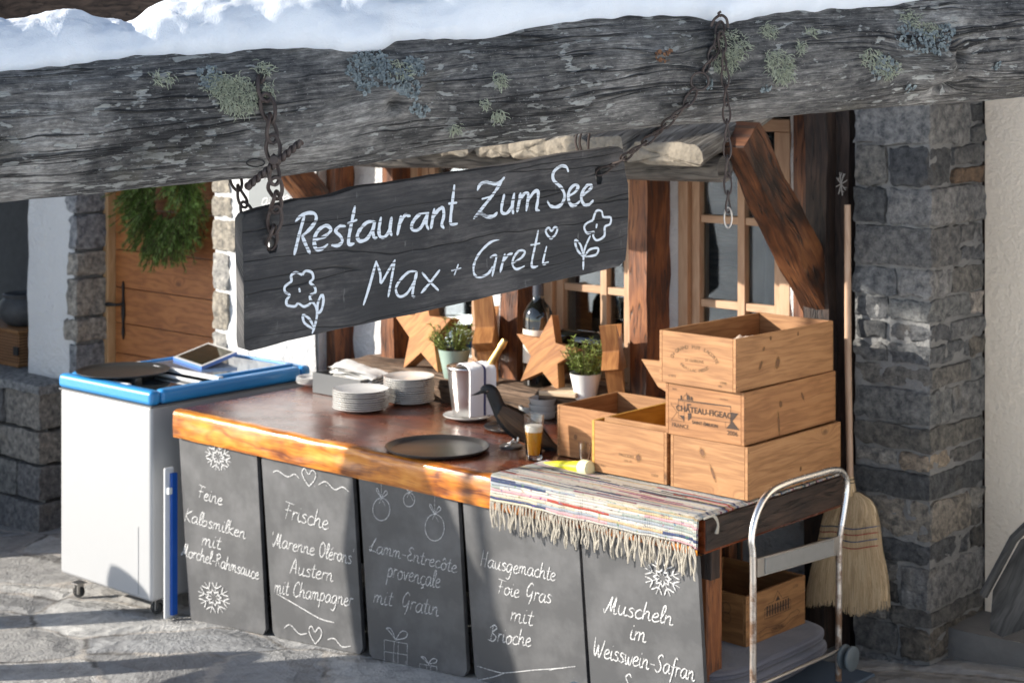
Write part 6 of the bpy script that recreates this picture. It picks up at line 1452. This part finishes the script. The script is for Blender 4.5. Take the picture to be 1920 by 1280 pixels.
mb.tube([a + d * .004 + s1 * .0065 * math.cos(q) + d * .0065 * math.sin(q) for q in xs(0, 6.283, 14)[:-1]], .0028, 6, closed=True); mb.build('twisted_pin', M_IRON, t)
mb = MB(); mb.lathe([(.0005, .004), (.009, .003), (.011, 0)], at(514, 300, dL - .024), 14, rot=Matrix.Rotation(math.atan2(.668, .744), 3, 'Z') @ Matrix.Rotation(R(90), 3, 'X')); mb.build('rivet', M_IRON, t)
dB = (SP(450, 380) - CAM).dot(CD) + .05
chain('rusty chain loop hanging behind the left end of the sign board', [at(437, 325, dB + .05), at(447, 350, dB + .03), at(456, 380, dB + .015), at(470, 415, dB)], 3, 20, .0034)
dR = dlog(1350) - logst(1350)[1] - .034; dS2 = (SP(1122, 325) - CAM).dot(CD) - .006
p1 = at(1312, 152, dR - .004)
chain('dark chain slanting from the log hook down to the right hole of the sign', [at(1352, 45, dR + .03), at(1342, 90, dR), at(1322, 132, dR - .003)], 4, 17, .003)
t = chain('dark twisted chain running diagonally to the right end of the sign', [at(1303, 170, dR - .003), at(1288, 195, dR + .0), at(1255, 227, dR + .02), at(1222, 258, (dR + dS2) / 2), at(1190, 280, (dR * .4 + dS2 * .6)), at(1158, 305, dS2 - .012), at(1121, 325, dS2 + .012)], 9, 17, .0029)
mb = MB(); mb.tube([p1 + CX * .0205 * math.cos(q) + CZ * .0205 * math.sin(q) for q in xs(0, 6.283, 28)[:-1]], .0032, 8, closed=True); mb.build('ring', M_IRON, t)
t = chain('free dark chain hanging straight down from the log with a bright open end link', [at(1352, 62, dR - .002), at(1358, 120, dR - .006), at(1362, 200, dR - .006), at(1364, 300, dR + .0), at(1365, 395, dR)], 10, 15, .0025)
mb = MB(); link(mb, at(1365, 408, dR), CZ, CX, .048, .018, .0022, 0); mb.build('end_link', M_TUBE, t)
mb = MB(); mb.tube(cat([at(1333, 50, dR - .004), at(1340, 36, dR - .006), at(1352, 29, dR - .006), at(1362, 36, dR - .006), at(1365, 52, dR - .004)], 5), .0034, 8); mb.tube(cat([at(1352, 31, dR - .006), at(1347, 26, dR - .012), at(1352, 22, dR - .014)], 4), .003, 7)
tag(mb.build('iron_staple', M_IRON), 'dark iron hook driven into the log above the right chains', 'hook')
dT = (SP(1090, 285) - CAM).dot(CD) + .045
mb = MB()
for dx in (0, 7, 22): mb.tube(cat([at(1084 + dx, 245, dT + .05), at(1079 + dx * 1.1, 268, dT + .03), at(1090 + dx * .6, 295, dT)], 6), .003, 6)
tag(mb.build('wire_loop', M_IRON), 'rusty wire loop behind the upper right edge of the sign', 'wire')

# ================================================================== outside the frame to the left: inferred wing, plus unseen casters added for shadows
NW = thing('neighbour_wing', 'plastered wing of the chalet beyond the left edge of the picture', 'building', (-5, .1, 0))
cx_, cy_ = (CAM + CX * -4.6 + CD * 9.21).xy
MB().prism([V((cx_ + q_, y_, -.5)) for q_, y_ in ((0, cy_), (0, 1.1), (-4, 1.1), (-4, cy_))], (.0, .0, 5.0)).build('wall', M_PLAST, NW)
MB().box((cx_ - 2.0, (cy_ + 1.1) / 2, 4.6), (4.5, 1.6 - cy_, .2)).build('roof', M_OLDW, NW)
PR = thing('shadow_caster_parasol', 'closed dark parasol on a pole left of the counter', 'parasol', (0, 0, 0))  # unseen; parasol shape added to cast the shadow across the boards
pb = CAM + CX * -3.3 + CD * 6.68; gz0 = gz(pb.x); PR.location = (pb.x, pb.y, gz0); WM[PR.name] = Matrix.Translation(PR.location)
def tilt(z): return CD * (.10 * (z - 1.3))
cr = [(.95, .20), (1.02, .30), (1.25, .32), (1.6, .29), (2.0, .17), (2.4, .07), (2.6, .02)]
mb = MB(); mb.tube([V((pb.x, pb.y, gz0 + z)) + tilt(z) for z, _ in cr], [r for _, r in cr], 20); mb.build('canopy', plain('dark_canvas', (.05, .055, .06), .9, .1), PR)
mb = MB(); mb.tube([V((pb.x, pb.y, gz0)) + tilt(0), V((pb.x, pb.y, gz0 + 2.7)) + tilt(2.7)], .03, 12); mb.build('pole', M_HANDLE, PR)
mb = MB(); mb.lathe([(.0005, 0), (.26, 0), (.26, .08), (.05, .12), (.0005, .12)], V((pb.x, pb.y, gz0)) + tilt(0), 32); mb.build('base', plain('concrete_base', (.3, .3, .3), .9), PR)
fb = CAM + CX * -4.5 + CD * 6.475; fb.z = gz(fb.x); t = thing('shadow_caster_banner', 'tall pole with a furled dark banner beyond the left edge of the picture', 'banner', tuple(fb))  # unseen; added only to keep the sun off the stone pillar
MB().tube([fb, fb + CZ * 5.2], .022, 10).build('pole', M_STEEL, t)
mb = MB(); mb.grid(lambda u, v: V((fb.x, fb.y, 3.84 + 1.3 * v)) + CD * ((u - .5) * .30) + CX * (.03 * math.sin(u * 9 + v)), 16, 12); bn = mb.build('banner', plain('dark_red_banner', (.20, .03, .03), .9), t); md = bn.modifiers.new('thick', 'SOLIDIFY'); md.thickness = .004
b = CAM + CX * -3.25 + CD * 7.02; mb = MB(); b.z = gz(b.x)
mb.lathe([(.0005, 0), (.10, 0), (.11, .05), (.11, .92), (.095, .98), (.0005, 1.0)], b, 28); tag(mb.build('shadow_caster_post', M_OLDW), 'round timber bollard right beside the closed parasol outside the picture', 'bollard')  # unseen post, added to cast the foreground shadow band
b = CAM + CX * -4.2 + CD * 7.84; mb = MB(); b.z = gz(b.x)
mb.lathe([(.0005, 0), (.10, 0), (.115, .05), (.115, 1.2), (.10, 1.26), (.0005, 1.28)], b, 28); tag(mb.build('shadow_caster_post', M_OLDW), 'round timber bollard standing left of the freezer outside the picture', 'bollard')  # unseen post, added to shadow the paving and the freezer foot
